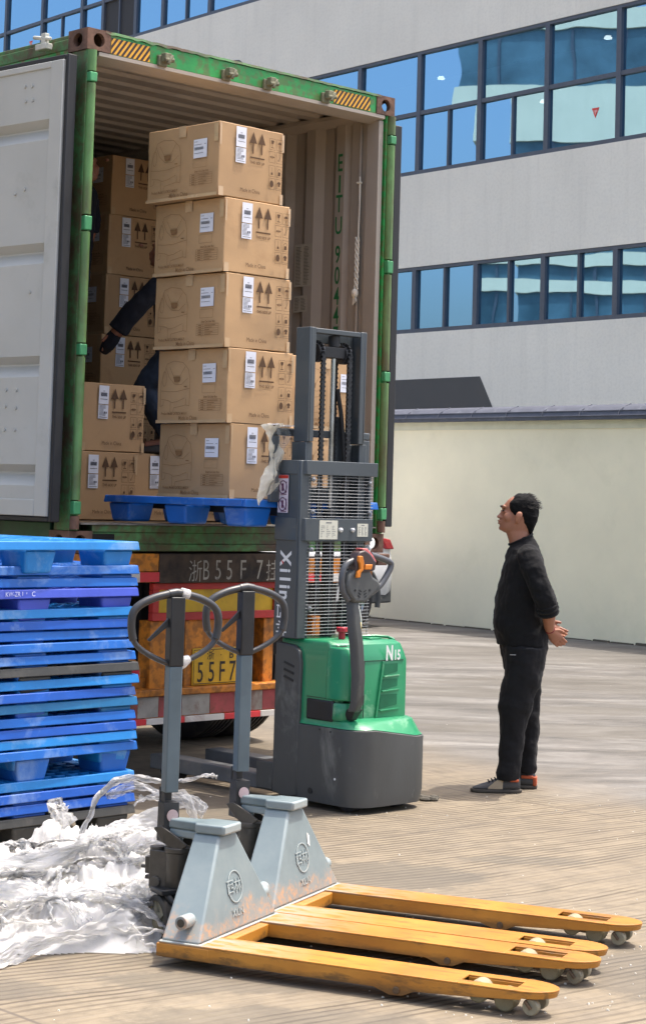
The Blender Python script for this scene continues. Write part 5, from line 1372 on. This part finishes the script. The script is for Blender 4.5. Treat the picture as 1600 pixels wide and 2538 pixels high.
# ------------------------------------------------------------------ heap of stretch film
def heap():
    vs = []; fs = []; nx, ny = 300, 240
    cx, cy = -.93, 7.62
    def hfun(x, y):
        h = 0
        for (bx, by, rx_, ry_, hh) in ((-.62, 7.62, .26, .34, .33), (-.84, 7.55, .32, .42, .28), (-1.02, 8.0, .17, .20, .33), (-.80, 7.95, .3, .3, .26), (-1.12, 7.65, .4, .35, .2), (-.75, 7.2, .34, .22, .14), (-1.25, 7.35, .4, .3, .13), (-.55, 7.35, .18, .3, .17), (-.38, 8.25, .35, .26, .10)):
            d = ((x-bx)/rx_)**2+((y-by)/ry_)**2
            h = max(h, hh*math.exp(-d*1.1))
        return h
    x0, x1, y0, y1 = -1.75, -.05, 6.75, 8.65
    for i in range(nx+1):
        for j in range(ny+1):
            x = x0+(x1-x0)*i/nx; y = y0+(y1-y0)*j/ny
            p = Vector((x, y, 0))
            e = noise.noise(p*2.2+Vector((3, 1, 0)))*.05+noise.noise(p*5)*.03
            wx = noise.noise(p*3.1)*.3; wy = noise.noise(p*3.1+Vector((7, 7, 7)))*.3
            q = Vector((x+wx, y+wy, 0))
            r = 1-abs(noise.noise(q*7.)); r2 = 1-abs(noise.noise(Vector((q.x*15+q.y*5, q.y*8, 2)))); r3 = 1-abs(noise.noise(q*26)); r4 = 1-abs(noise.noise(q*60))
            h = hfun(x, y)+e*.5
            m_ = min(1, max(0, (h-.02)/.06))
            z = (h*.76+m_*(.055*(r**2.2)+.036*(r2**2.5)+.027*r3**2+.011*r4**2-.03)-.01)
            vs.append((x+(noise.noise(p*14)*.022+noise.noise(p*33)*.012)*m_, y+(noise.noise(p*14+Vector((5, 0, 0)))*.022+noise.noise(p*33+Vector((5, 0, 0)))*.012)*m_, z))
    for i in range(nx):
        for j in range(ny):
            a_ = i*(ny+1)+j; q = (a_, a_+ny+1, a_+ny+2, a_+1)
            if max(vs[k][2] for k in q) > .004: fs.append(q)
    used_ = sorted({k for f in fs for k in f}); mp = {k: i for i, k in enumerate(used_)}
    g = G(); g.v = [(vs[k][0], vs[k][1], max(vs[k][2], .002)) for k in used_]; g.f = [tuple(mp[k] for k in f) for f in fs]
    hp_ = g.obj('plastic_film_heap', m_film, None, ang=180)
    tag(hp_, 'heap of crumpled clear stretch film on the ground in front of the blue pallets', 'plastic film')
    def band(pts, w0, w1, seed, tw=1.2, m=m_film):
        pts = smoothpath(pts, 4); n_ = len(pts); vs = []; fs = []; K = 14
        for i, p in enumerate(pts):
            d = (pts[min(i+1, n_-1)]-pts[max(i-1, 0)]).normalized(); t = i/(n_-1)
            sd = d.cross(Vector((0, -1, .3))).normalized(); nn = d.cross(sd)
            a_ = tw*sin(t*5+seed); w_ = (w0+(w1-w0)*t)*(.8+.4*noise.noise(p*6+Vector((seed, 0, 0))))
            for k in range(K+1):
                u = k/K-.5; off = sd*cos(a_)*u*w_+nn*sin(a_)*u*w_
                cr = nn*(.006*sin(k*2.2+seed)+.016*noise.noise(Vector((k*.9, t*14, seed)))+.006*noise.noise(Vector((k*2.1, t*45, seed))))+sd*.012*noise.noise(Vector((t*20, k*.5, seed+3)))
                vs.append(p+off+cr)
        for i in range(n_-1):
            for k in range(K): a_ = i*(K+1)+k; fs.append((a_, a_+K+1, a_+K+2, a_+1))
        G().add(vs, fs).obj('film_strip', m, hp_, ang=180)
    band([(-.90, 7.50, .16), (-.86, 7.52, .33), (-.80, 7.55, .47), (-.70, 7.58, .52), (-.60, 7.6, .50), (-.50, 7.58, .50), (-.40, 7.6, .53), (-.36, 7.6, .52)], .045, .02, 1)
    band([(-.78, 7.55, .44), (-.66, 7.56, .50), (-.55, 7.56, .44), (-.46, 7.55, .46), (-.40, 7.5, .40)], .04, .06, 2, m=m_veil)
    band([(-.66, 7.55, .43), (-.55, 7.5, .47), (-.45, 7.5, .44), (-.42, 7.45, .30)], .08, .10, 4, m=m_veil)
    band([(-.86, 7.4, .28), (-.74, 7.42, .36), (-.62, 7.4, .38), (-.50, 7.42, .40)], .12, .10, 9)
    band([(-1.6, 7.3, .22), (-1.3, 7.3, .23), (-1.0, 7.35, .22), (-.8, 7.4, .30)], .06, .08, 3)
    band([(-1.5, 7.2, .14), (-1.2, 7.15, .16), (-.95, 7.2, .15)], .10, .10, 6)
    band([(-1.08, 6.60, .006), (-1.0, 6.70, .03), (-.9, 6.85, .05), (-.75, 6.95, .07), (-.6, 7.0, .08)], .035, .16, 5)
    band([(-.95, 7.85, .28), (-1.03, 7.85, .38), (-.98, 7.88, .30)], .10, .08, 12)
    g = G(); rs_ = random.Random(8)
    for k in range(150):
        x = rs_.uniform(-1.45, -.38); y = rs_.uniform(6.95, 7.8); z = .74*hfun(x, y)+rs_.uniform(.03, .08); a_ = rs_.uniform(-.6, .6)+(pi if rs_.random() < .5 else 0); p = Vector((x, y, z)); pts = [p.copy()]
        for q in range(rs_.randint(5, 11)):
            a_ += rs_.uniform(-.55, .55); p = p+Vector((cos(a_)*.03, sin(a_)*.016, 0)); p.z = max(.012, .74*hfun(p.x, p.y)+.045+.03*noise.noise(p*20+Vector((k, 0, 0)))); pts.append(p.copy())
        g.tube(pts, [(rs_.uniform(.001, .003), rs_.uniform(.002, .007)) for _ in pts] if len(pts) > 1 else .002, 5)
    g.obj('film_strand', m_film, hp_, ang=180)
    rr2 = random.Random(4)
    for k in range(44):
        x = rr2.uniform(-1.35, -.45); y = rr2.uniform(7.0, 7.8); z = .7*hfun(x, y)+.07
        dx, dy = rr2.uniform(-.22, .22), rr2.uniform(-.12, .12)
        band([(x-dx, y-dy, max(.02, .7*hfun(x-dx, y-dy)+.05)), (x-dx*.3, y, z+.03), (x+dx*.4, y+dy*.3, z+.02), (x+dx, y+dy, max(.02, .7*hfun(x+dx, y+dy)+.05))], rr2.uniform(.02, .08), rr2.uniform(.01, .05), 20+k, m=m_film if k % 3 else m_veil)
heap()
# grit lying about
g = G(); rg = random.Random(21)
for k in range(420):
    if k < 260: x, y = rg.uniform(.2, 1.7), rg.uniform(5.9, 7.9)
    else: x, y = rg.uniform(-1.6, 2.2), rg.uniform(5.7, 11)
    s_ = rg.uniform(.0015, .0045)
    g.M = Matrix.Translation((x, y, s_*.5))@Rz(rg.uniform(0, 6)); g.box(-s_, s_, -s_*.7, s_*.7, -s_*.5, s_*.6, s_*.3)
g.M = Matrix.Identity(4)
for k in range(40):
    x, y = .22+rg.gauss(0, .07), 8.02+rg.gauss(0, .05); s_ = rg.uniform(.003, .009)
    g.M = Matrix.Translation((x, y, s_*.4))@Rz(rg.uniform(0, 6)); g.box(-s_*2, s_*2, -s_*.5, s_*.5, -s_*.4, s_*.5, s_*.3)
o = g.obj('grit', mat('pale_grit', 'd8d2c4', .7, rv=.2), None); o['kind'] = 'stuff'; o['label'] = 'pale grit and scraps of film scattered on the concrete'; o['category'] = 'grit'
# crumb of rubbish by the stacker
g = G()
for k in range(9): g.ell((.62+rr.uniform(-.05, .06), 10.56+rr.uniform(-.03, .04), .01), (.03, .02, rr.uniform(.008, .022)), 7, 4)
o = g.obj('mud_crumbs', mat('mud', '5f5a50', .95, var=.3, bump=.5), None); tag(o, 'small grey lump of dried mud beside the rear corner of the stacker', 'rubble')

# ------------------------------------------------------------------ people
m_skin = mat('skin', '9c6a52', .55, var=.06, vscale=12, dirt='8a4f3c', damt=.25, dscale=9, dthr=.56, sub=.08)
m_cloth = mat('black_knit', '121214', .95, var=.15, vscale=30, bump=.3, bscale=150, sheen=.04, spec=.25)
m_trou = mat('black_trousers', '18181a', .95, var=.12, vscale=20, bump=.25, bscale=90, sheen=.04, spec=.25)
m_hair = mat('black_hair', '060506', .85, spec=.2, var=.3, vscale=40, bump=.8, bscale=60, stretch=(1, 1, 3))
def remesh(o, vox=.007, sm=4):
    r = o.modifiers.new('r', 'REMESH'); r.mode = 'VOXEL'; r.voxel_size = vox; r.use_smooth_shade = True
    s = o.modifiers.new('s', 'SMOOTH'); s.factor = .5; s.iterations = sm; return o
def oval(cx, cy, z, rx_, ry_, n=20, tilt=0., e=2.3):
    pts = []
    for k in range(n):
        a_ = 2*pi*k/n; c, s = cos(a_), sin(a_)
        pts.append((cx+rx_*(abs(c)**(2/e))*(1 if c > 0 else -1), cy+ry_*(abs(s)**(2/e))*(1 if s > 0 else -1), z+tilt*c))
    return pts
def fold(o, amp, scale, mid=.5):
    d = o.modifiers.new('d', 'DISPLACE'); tx = bpy.data.textures.new('folds', 'CLOUDS'); tx.noise_scale = scale; tx.noise_depth = 3
    d.texture = tx; d.strength = amp; d.mid_level = mid; d.texture_coords = 'LOCAL'; return o
def finger(g, pts, r0, r1):
    pts = smoothpath(pts, 1); n_ = len(pts); g.tube(pts, [r0+(r1-r0)*i/(n_-1) for i in range(n_)], 8); g.ell(pts[-1], (r1, r1, r1), 8, 6)
# ---- the watching man: local x forward, z up, metres
MAN = thing('person', 'man in black top and trousers, hands clasped behind his back, looking up', 'person', (1.12, 11.02, 0), radians(182))
HEADS = [(1.438, .066, -.083, .048), (1.450, .086, -.088, .055), (1.465, .093, -.092, .060), (1.480, .093, -.097, .064), (1.500, .090, -.103, .068), (1.520, .086, -.110, .071), (1.545, .081, -.117, .074),
         (1.565, .077, -.121, .076), (1.582, .077, -.120, .077), (1.600, .066, -.116, .076), (1.620, .051, -.103, .071), (1.637, .030, -.082, .058), (1.647, .003, -.055, .040), (1.652, -.012, -.038, .02)]
def head_mesh(g):
    rings = []
    for z, f, b, w_ in HEADS:
        c = (f+b)/2; rx_ = (f-b)/2; ring = []
        for k in range(24):
            a_ = 2*pi*k/24; cx, sy = cos(a_), sin(a_); ee = 2.0 if cx < 0 else 2.4
            ring.append((c+rx_*(abs(cx)**(2/ee))*(1 if cx > 0 else -1), w_*(abs(sy)**(2/2.2))*(1 if sy > 0 else -1)*(1-.20*max(0, cx)), z))
        rings.append(ring)
    g.loft(rings)
    # nose, lips, chin, brow, cheeks, ears
    g.loft([[(.066, -.007, 1.572), (.082, 0, 1.570), (.066, .007, 1.572)], [(.070, -.010, 1.552), (.092, 0, 1.550), (.070, .010, 1.552)], [(.070, -.018, 1.534), (.110, 0, 1.527), (.070, .018, 1.534)], [(.070, -.014, 1.519), (.094, 0, 1.516), (.070, .014, 1.519)]])
    g.ell((.097, 0, 1.526), (.013, .013, .010)).ell((.084, .013, 1.522), (.011, .008, .007)).ell((.084, -.013, 1.522), (.011, .008, .007))
    g.ell((.076, 0, 1.583), (.013, .044, .009)).ell((.094, 0, 1.503), (.012, .021, .006)).ell((.093, 0, 1.489), (.012, .019, .006)).ell((.084, 0, 1.462), (.014, .02, .013))
    for s in (-1, 1):
        g.ell((.048, .046*s, 1.525), (.030, .018, .028)).ell((.060, .032*s, 1.555), (.018, .013, .008))
        g.loft([oval(.006, .076*s, 1.492, .009, .010, 10), oval(.004, .084*s, 1.508, .014, .011, 10), oval(-.003, .090*s, 1.532, .021, .011, 10), oval(-.006, .090*s, 1.549, .017, .009, 10), oval(-.007, .087*s, 1.558, .008, .005, 10)])
def hair_mesh(g):
    S = [(1.436, -.079, -.090, .030), (1.452, -.070, -.098, .046), (1.475, -.055, -.107, .060), (1.497, -.038, -.116, .071), (1.532, -.028, -.125, .079), (1.538, .020, -.127, .081), (1.556, .034, -.128, .082), (1.589, .040, -.129, .084), (1.606, .036, -.126, .083), (1.624, .020, -.114, .077), (1.642, .008, -.093, .063), (1.655, -.008, -.062, .042), (1.660, -.02, -.045, .02)]
    rings = []
    for z, f, b, w_ in S:
        r = []
        for k in range(28):
            c, s_ = cos(2*pi*k/28), sin(2*pi*k/28); e = 5. if c > 0 else 2.1
            m0 = (f+b)/2; r.append((m0+(f+.008-m0)*(c**(2/e)) if c > 0 else m0-(m0-b)*(-c)**(2/e), w_*abs(s_)**(2/(e if c > 0 else 2.1))*(1 if s_ > 0 else -1), z))
        rings.append(r)
    g.loft(rings)
def sec(z, f, b, hw, sh=0., n=20): return oval((f+b)/2, 0, z, (f-b)/2-sh, hw-sh, n)
g = G(); head_mesh(g); HM = Matrix.Identity(4)
g.loft([oval(-.045, 0, 1.28, .06, .07), oval(-.03, 0, 1.35, .060, .060), oval(-.020, 0, 1.40, .062, .057), oval(-.008, 0, 1.445, .066, .055), oval(-.005, 0, 1.47, .066, .055)])
TOR = [(.81, .094, -.190, .172), (.86, .103, -.190, .176), (.927, .117, -.184, .178), (1.0, .114, -.178, .180), (1.08, .104, -.174, .184), (1.155, .087, -.170, .190), (1.23, .070, -.164, .196), (1.30, .054, -.155, .190), (1.345, .042, -.140, .150)]
g.loft([sec(*t_, sh=.03) for t_ in TOR])
def arm_pts(s):
    return [(-.055, .165*s, 1.31), (-.078, .212*s, 1.23), (-.112, .235*s, 1.14), (-.146, .235*s, 1.06), (-.162, .215*s, 1.0), (-.176, .15*s, .945), (-.190, .07*s, .900)]
for s in (1, -1):
    dz = 0 if s > 0 else .012
    P_ = [(x, y, z+dz) for x, y, z in arm_pts(s)]
    g.tube(smoothpath(P_, 1), [.048, .048, .046, .044, .043, .042, .041, .038, .034, .030, .027], 12)
legs = {1: [(-.05, .085, .80), (-.04, .088, .62), (-.004, .09, .48), (.008, .09, .33), (.022, .09, .18), (.032, .09, .09)], -1: [(-.06, -.085, .80), (-.085, -.088, .6), (-.095, -.09, .48), (-.108, -.09, .34), (-.103, -.09, .2), (-.098, -.09, .09)]}
for s in (1, -1): g.tube(legs[s], [.078, .068, .055, .048, .042, .036], 14)
for s, x in ((1, .040), (-1, -.09)): g.tube([(x-.04, .09*s, .055), (x+.04, .09*s, .045), (x+.10, .09*s, .035)], [.026, .028, .02], 10)
# hands: left (near camera) holds the right one; palms back
def hand(g, s, wx, wy, wz, dirx, drop):
    """hand from wrist (wx,wy,wz) pointing back (-x) and down"""
    d = Vector((dirx, -.25*s, drop)).normalized(); sd = Vector((-.15, -.3*s, -.9)); sd = (sd-d*sd.dot(d)).normalized(); nn = d.cross(sd)
    w_ = Vector((wx, wy, wz))
    g.loft([[w_+d*t+sd*(wd*cos(a_))+nn*(th*sin(a_)) for a_ in [2*pi*k/12 for k in range(12)]] for t, wd, th in ((-.02, .025, .019), (.0, .026, .017), (.03, .033, .017), (.055, .037, .016), (.08, .035, .013))])
    for k, (o_, l_, c_) in enumerate(((-.027, .052, .35), (-.010, .060, .4), (.008, .056, .5), (.025, .044, .65))):
        b = w_+d*.078+sd*o_; sp = (d+sd*o_*.8).normalized()
        p1 = b+sp*l_*.42; p2 = p1+(sp*cos(c_)+nn*sin(c_)*s).normalized()*l_*.33; p3 = p2+(sp*cos(c_*2)+nn*sin(c_*2)*s).normalized()*l_*.27
        finger(g, [b-d*.015, b, p1, p2, p3], .0095, .0068)
    b = w_+d*.02-sd*.024; p1 = b-sd*.022+d*.022+nn*.006*s; p2 = p1-sd*.008+d*.026; finger(g, [b, p1, p2], .011, .0078)
hand(g, 1, -.190, .062, .897, -.66, -.66)
hand(g, -1, -.182, -.03, .92, -.80, -.40)
body = g.obj('body', m_skin, MAN, ang=180); remesh(body, .004, 2)
for v in body.data.vertices: pass
hr = random.Random(5)
g = G(); hair_mesh(g)
hair = g.obj('hair', m_hair, MAN, ang=180); remesh(hair, .005, 2); fold(hair, .008, .02)
g = G()
for k in range(260):
    a_ = hr.uniform(.9, 2*pi-.9); ph = hr.uniform(.1, 1.4); c = Vector((-.045, 0, 1.565)); d = Vector((cos(a_)*cos(ph), sin(a_)*cos(ph), sin(ph)))
    p0 = c+Vector((d.x*.083, d.y*.082, d.z*.092)); t_ = Vector((-.7, d.y*.3, -.3+.5*hr.random()))
    g.tube([p0, p0+d*.006+t_*.012, p0+d*.008+t_*.026], [.0013, .0010, .0004], 4)
g.obj('hair_strands', mat('grey_hair', '2c2927', .7, var=.3), hair)
for s in (-1, 1):
    g = G(); g.ell((.078, .030*s, 1.560), (.006, .011, .005), 10, 8); g.obj('eye', mat('eye_dark', '1a1412', .2), body)
    g = G(); g.tube([(.088, .012*s, 1.583), (.084, .03*s, 1.588), (.068, .045*s, 1.582)], [.003, .004, .002], 6); g.obj('eyebrow', m_hair, body)
g = G(); g.loft([sec(*t_) for t_ in TOR]+[oval(-.045, 0, 1.372, .078, .105, tilt=-.012), oval(-.034, 0, 1.395, .066, .075, tilt=-.022), oval(-.028, 0, 1.408, .062, .066, tilt=-.026)])
for s in (1, -1):
    P_ = [(-.05, .13*s, 1.325)]+arm_pts(s)[:5]
    g.tube(P_, [.060, .068, .067, .063, .064, .056], 14)
sw = g.obj('sweater', m_cloth, MAN, ang=180); remesh(sw, .007, 4); fold(sw, .024, .075)
for s in (1, -1):
    a_ = Vector(arm_pts(s)[3]); b_ = Vector(arm_pts(s)[4]); g = G()
    for q, r_ in ((.2, .064), (.55, .065), (.9, .062)): g.tube([a_.lerp(b_, q-.12), a_.lerp(b_, q), a_.lerp(b_, q+.2)], [r_*.9, r_, r_*.88], 16)
    g.obj('pushed_up_cuff', m_cloth, sw, ang=60)
g = G(); g.tube([(x, y, z) for x, y, z in oval(-.028, 0, 1.402, .064, .068, 24, tilt=-.032)], .007, 8, closed=True); g.obj('neckband', m_cloth, sw)
g = G(); g.loft([oval(-.055, 0, .67, .10, .15), oval(-.058, 0, .74, .122, .168), oval(-.058, 0, .80, .132, .172), oval(-.055, 0, .86, .125, .16)])
TL = {1: ([(-.058, .08, .80), (-.052, .085, .69), (-.040, .088, .616), (-.013, .09, .548), (-.004, .09, .48), (.002, .09, .41), (.008, .09, .33), (.012, .09, .25), (.022, .09, .176), (.030, .09, .105), (.030, .09, .07)], [.115, .112, .108, .100, .096, .079, .073, .068, .066, .067, .060]),
      -1: ([(-.065, -.08, .80), (-.075, -.085, .68), (-.085, -.088, .58), (-.095, -.09, .48), (-.108, -.09, .34), (-.103, -.09, .2), (-.098, -.09, .12), (-.096, -.09, .085)], [.11, .105, .085, .072, .066, .064, .062, .056])}
for s in (1, -1): g.tube(TL[s][0], TL[s][1], 16)
trs = g.obj('trousers', m_trou, MAN, ang=180); remesh(trs, .008, 4); fold(trs, .030, .10)
a = Art((.045, .186, .765), (-1, 0, 0), (0, 0, 1), .002); a.rect(0, 0, .034, .004); a.obj('small_logo', mat('logo_grey', '9a9a9a', .5), trs)
# red wrist cord
w0 = Vector(arm_pts(1)[5]).lerp(Vector(arm_pts(1)[6]), .75); dd_ = (Vector(arm_pts(1)[6])-Vector(arm_pts(1)[5])).normalized(); u_ = dd_.orthogonal().normalized(); v_ = dd_.cross(u_)
G().tube([w0+u_*.030*cos(t_)+v_*.030*sin(t_) for t_ in [2*pi*k/20 for k in range(20)]], .0032, 8, closed=True).obj('wrist_cord', mat('red_cord', '7a1a22', .6), MAN)
# shoes
m_shoe = mat('shoe_grey', '3c3b3a', .6, var=.1, bump=.2); m_tan = mat('shoe_tan', '9a8a72', .7, var=.1); m_sole = mat('sole', '4a443c', .8, var=.15); m_sor = mat('shoe_orange', 'b5532c', .6, var=.1); m_lace = mat('lace', '161616', .8)
for s, x, yaw in ((1, .040, 0), (-1, -.073, -.2)):
    T_ = Matrix.Translation((x, .09*s, 0))@Rz(yaw*1.0)
    g = G(); g.M = T_
    g.loft([[(-.075, y*.030, .02) for y in (-1, -.5, .5, 1)]+[(-.078, y*.026, .075) for y in (1, .5, -.5, -1)]] and [oval(-.0+.0, 0, 0.012, .0, .0)] or [])if False else None
    rings = []
    for xx, hw_, h_, zb_ in ((-.082, .018, .075, .014), (-.075, .030, .092, .012), (-.045, .036, .098, .012), (.0, .037, .097, .012), (.04, .037, .084, .012), (.085, .042, .064, .012), (.13, .045, .048, .012), (.165, .038, .038, .014), (.185, .020, .028, .016)):
        rings.append([(xx, -hw_, zb_), (xx, hw_, zb_), (xx, hw_*1.02, zb_+h_*.4), (xx, hw_*.7, h_-.006), (xx, 0, h_), (xx, -hw_*.7, h_-.006), (xx, -hw_*1.02, zb_+h_*.4)])
    g.loft(rings); sh = g.obj('shoe', m_shoe if s > 0 else m_shoe, MAN, ang=70); ss = sh.modifiers.new('sub', 'SUBSURF'); ss.levels = 1; ss.render_levels = 2
    g = G(); g.M = T_; g.prism([(-.09, -.02), (-.09, .02), (-.06, .036), (.0, .036), (.08, .046), (.14, .046), (.185, .028), (.197, 0), (.185, -.028), (.14, -.046), (.08, -.046), (.0, -.036), (-.06, -.036)], 'z', .002, .020); g.obj('shoe_sole', m_sole, sh, bevel=.004)
    for sd_ in (-1, 1):
        g = G(); g.M = T_; q = sd_*.0415
        g.hexa([(.02, q*.95, .022), (.105, q*1.06, .022), (.10, q*1.08, .035), (.03, q, .035), (.018, q*.86, .07), (.05, q*.80, .072), (.055, q*.82, .070), (.02, q*.86, .071)]) if s > 0 else None
        if s > 0: g.obj('shoe_panel', m_tan, sh, bevel=.002)
    g = G(); g.M = T_
    if s > 0: g.box(-.07, -.02, -.038, .0395, .062, .078)
    else: g.box(-.088, -.066, -.032, .033, .018, .07).box(-.07, .0, -.0385, .0395, .058, .076)
    g.obj('heel_patch', m_sor, sh, bevel=.006)
    g = G(); g.M = T_
    for k in range(5): g.tube([(.02+k*.018, -.025, .083-k*.006), (.026+k*.018, 0, .095-k*.007), (.02+k*.018, .025, .083-k*.006)], .004, 6)
    g.obj('laces', m_lace, sh)

# ---- two workers inside the container (mostly hidden)
m_navy = mat('navy_shirt', '10141f', .9, var=.2); m_jean = mat('dark_jeans', '1c2838', .85, var=.25, vscale=12, bump=.3); 
def worker(name, label, loc, rz, pose):
    r = thing('person', label, 'person', loc, rz)
    g = G()
    g.loft([oval(0, 0, 0.86, .11, .15), oval(.01, 0, 1.0, .11, .15), oval(pose['lean']*.5, 0, 1.2, .11, .17), oval(pose['lean'], 0, 1.36, .09, .17), oval(pose['lean'], 0, 1.43, .05, .06)])
    hx = pose['lean']+pose.get('hx', .03)
    g.M = Matrix.Translation((hx, 0, pose.get('hz', 0)-.02)); head_mesh(g)
    g.ell((.158, 0, 1.578), (.018, .014, .012)).ell((.0, .08, 1.60), (.02, .01, .03)).ell((.0, -.08, 1.60), (.02, .01, .03)); g.M = Matrix.Identity(4)
    for s in (1, -1):
        P_ = pose['arms'][s]; g.tube(smoothpath(P_, 1), .042, 10)
        e = Vector(P_[-1]); d = (e-Vector(P_[-2])).normalized(); sd = d.orthogonal().normalized(); nn = d.cross(sd)
        g.loft([[e+d*t+sd*(wd*cos(a_))+nn*(th*sin(a_)) for a_ in [2*pi*k/10 for k in range(10)]] for t, wd, th in ((-.01, .028, .022), (.04, .042, .018), (.085, .038, .014))])
        for o_, l_ in ((-.03, .06), (-.01, .07), (.01, .068), (.03, .05)): finger(g, [e+d*.07+sd*o_, e+d*(.07+l_*.5)+sd*o_+nn*.006, e+d*(.07+l_)+sd*o_+nn*.022], .0095, .007)
        finger(g, [e+d*.02-sd*.03, e+d*.05-sd*.055, e+d*.08-sd*.058], .011, .008)
        g.tube(pose['legs'][s], [.085, .07, .055, .05, .04], 12); f_ = Vector(pose['legs'][s][-1]); g.tube([f_, f_+Vector((.06, 0, -.03)), f_+Vector((.17, 0, -.045))], [.04, .035, .025], 8)
    b = g.obj('body', m_skin, r, ang=180); remesh(b, .008, 3)
    g = G(); g.loft([oval(0, 0, 0.84, .13, .17), oval(.01, 0, 1.0, .13, .17), oval(pose['lean']*.5, 0, 1.2, .13, .19), oval(pose['lean'], 0, 1.36, .105, .19), oval(pose['lean'], 0, 1.42, .07, .08)])
    for s in (1, -1):
        P_ = smoothpath(pose['arms'][s], 1); P_ = P_[:max(3, int(len(P_)*pose['sleeve']))]; g.tube(P_, .066, 12)
    if name == 'b':
        for s in (1, -1):
            e = Vector(pose['arms'][s][-1]); d = (e-Vector(pose['arms'][s][-2])).normalized(); gg = G(); gg.tube([e-d*.03, e+d*.03, e+d*.09, e+d*.15], [.034, .048, .046, .028], 10); remesh(gg.obj('glove', m_navy, r, ang=180), .007, 3)
    o = g.obj('shirt', m_navy, r, ang=180); remesh(o, .009, 5); fold(o, .025, .1)
    g = G(); g.loft([oval(0, 0, .78, .14, .17), oval(0, 0, .88, .125, .16)])
    for s in (1, -1): g.tube(pose['legs'][s], [.11, .095, .08, .072, .068], 14)
    o = g.obj('jeans', m_jean, r, ang=180); remesh(o, .009, 5); fold(o, .03, .1)
    g = G(); g.M = Matrix.Translation((hx, 0, pose.get('hz', 0)-.02))
    hair_mesh(g)
    o = g.obj('hair', m_hair, r, ang=180); remesh(o, .007, 2); fold(o, .012, .03)
    for s in (1, -1):
        f_ = Vector(pose['legs'][s][-1]); g = G()
        g.loft([[(f_.x+xx, f_.y-hw_, f_.z-.09), (f_.x+xx, f_.y+hw_, f_.z-.09), (f_.x+xx, f_.y+hw_, f_.z-.09+h_*.5), (f_.x+xx, f_.y, f_.z-.09+h_), (f_.x+xx, f_.y-hw_, f_.z-.09+h_*.5)] for xx, hw_, h_ in ((-.08, .03, .08), (-.04, .038, .10), (.03, .038, .10), (.10, .045, .07), (.17, .04, .05), (.20, .02, .03))])
        g.obj('shoe', m_shoe, r, bevel=.008, ang=60)
    return r
LS = {s_: [(0, .09*s_, .85), (-.01, .10*s_, .64), (.01, .10*s_, .46), (-.02, .10*s_, .28), (-.05, .10*s_, .09)] for s_ in (1, -1)}
LB = {s_: [(0, .09*s_, .85), (.10, .10*s_, .76), (.19, .10*s_, .64), (.10, .10*s_, .49), (.0, .10*s_, .34)] for s_ in (1, -1)}
WB = cw(1.40, .83, 1.60); WA = cw(1.15, 1.66, 2.20)
worker('b', 'worker in dark clothes behind the tall carton stack, knees bent, arm reaching left', WB, radians(180), dict(lean=.06, sleeve=.95, arms={1: [(.05, .18, 1.34), (.17, .22, 1.22), (.30, .20, 1.08), (.37, .16, .98)], -1: [(.02, -.18, 1.34), (.02, -.25, 1.15), (-.02, -.24, 1.0), (-.02, -.22, .9)]}, legs=LB))
worker('a', 'worker half hidden by the left green post, dark hair and bare forearm', WA, radians(-15), dict(lean=.05, sleeve=.5, arms={1: [(.05, .18, 1.33), (.06, .22, 1.15), (.02, .22, 1.0), (.0, .2, .9)], -1: [(.05, -.18, 1.33), (.10, -.23, 1.14), (.14, -.21, 1.08), (.16, -.17, 1.26)]}, legs=LS))
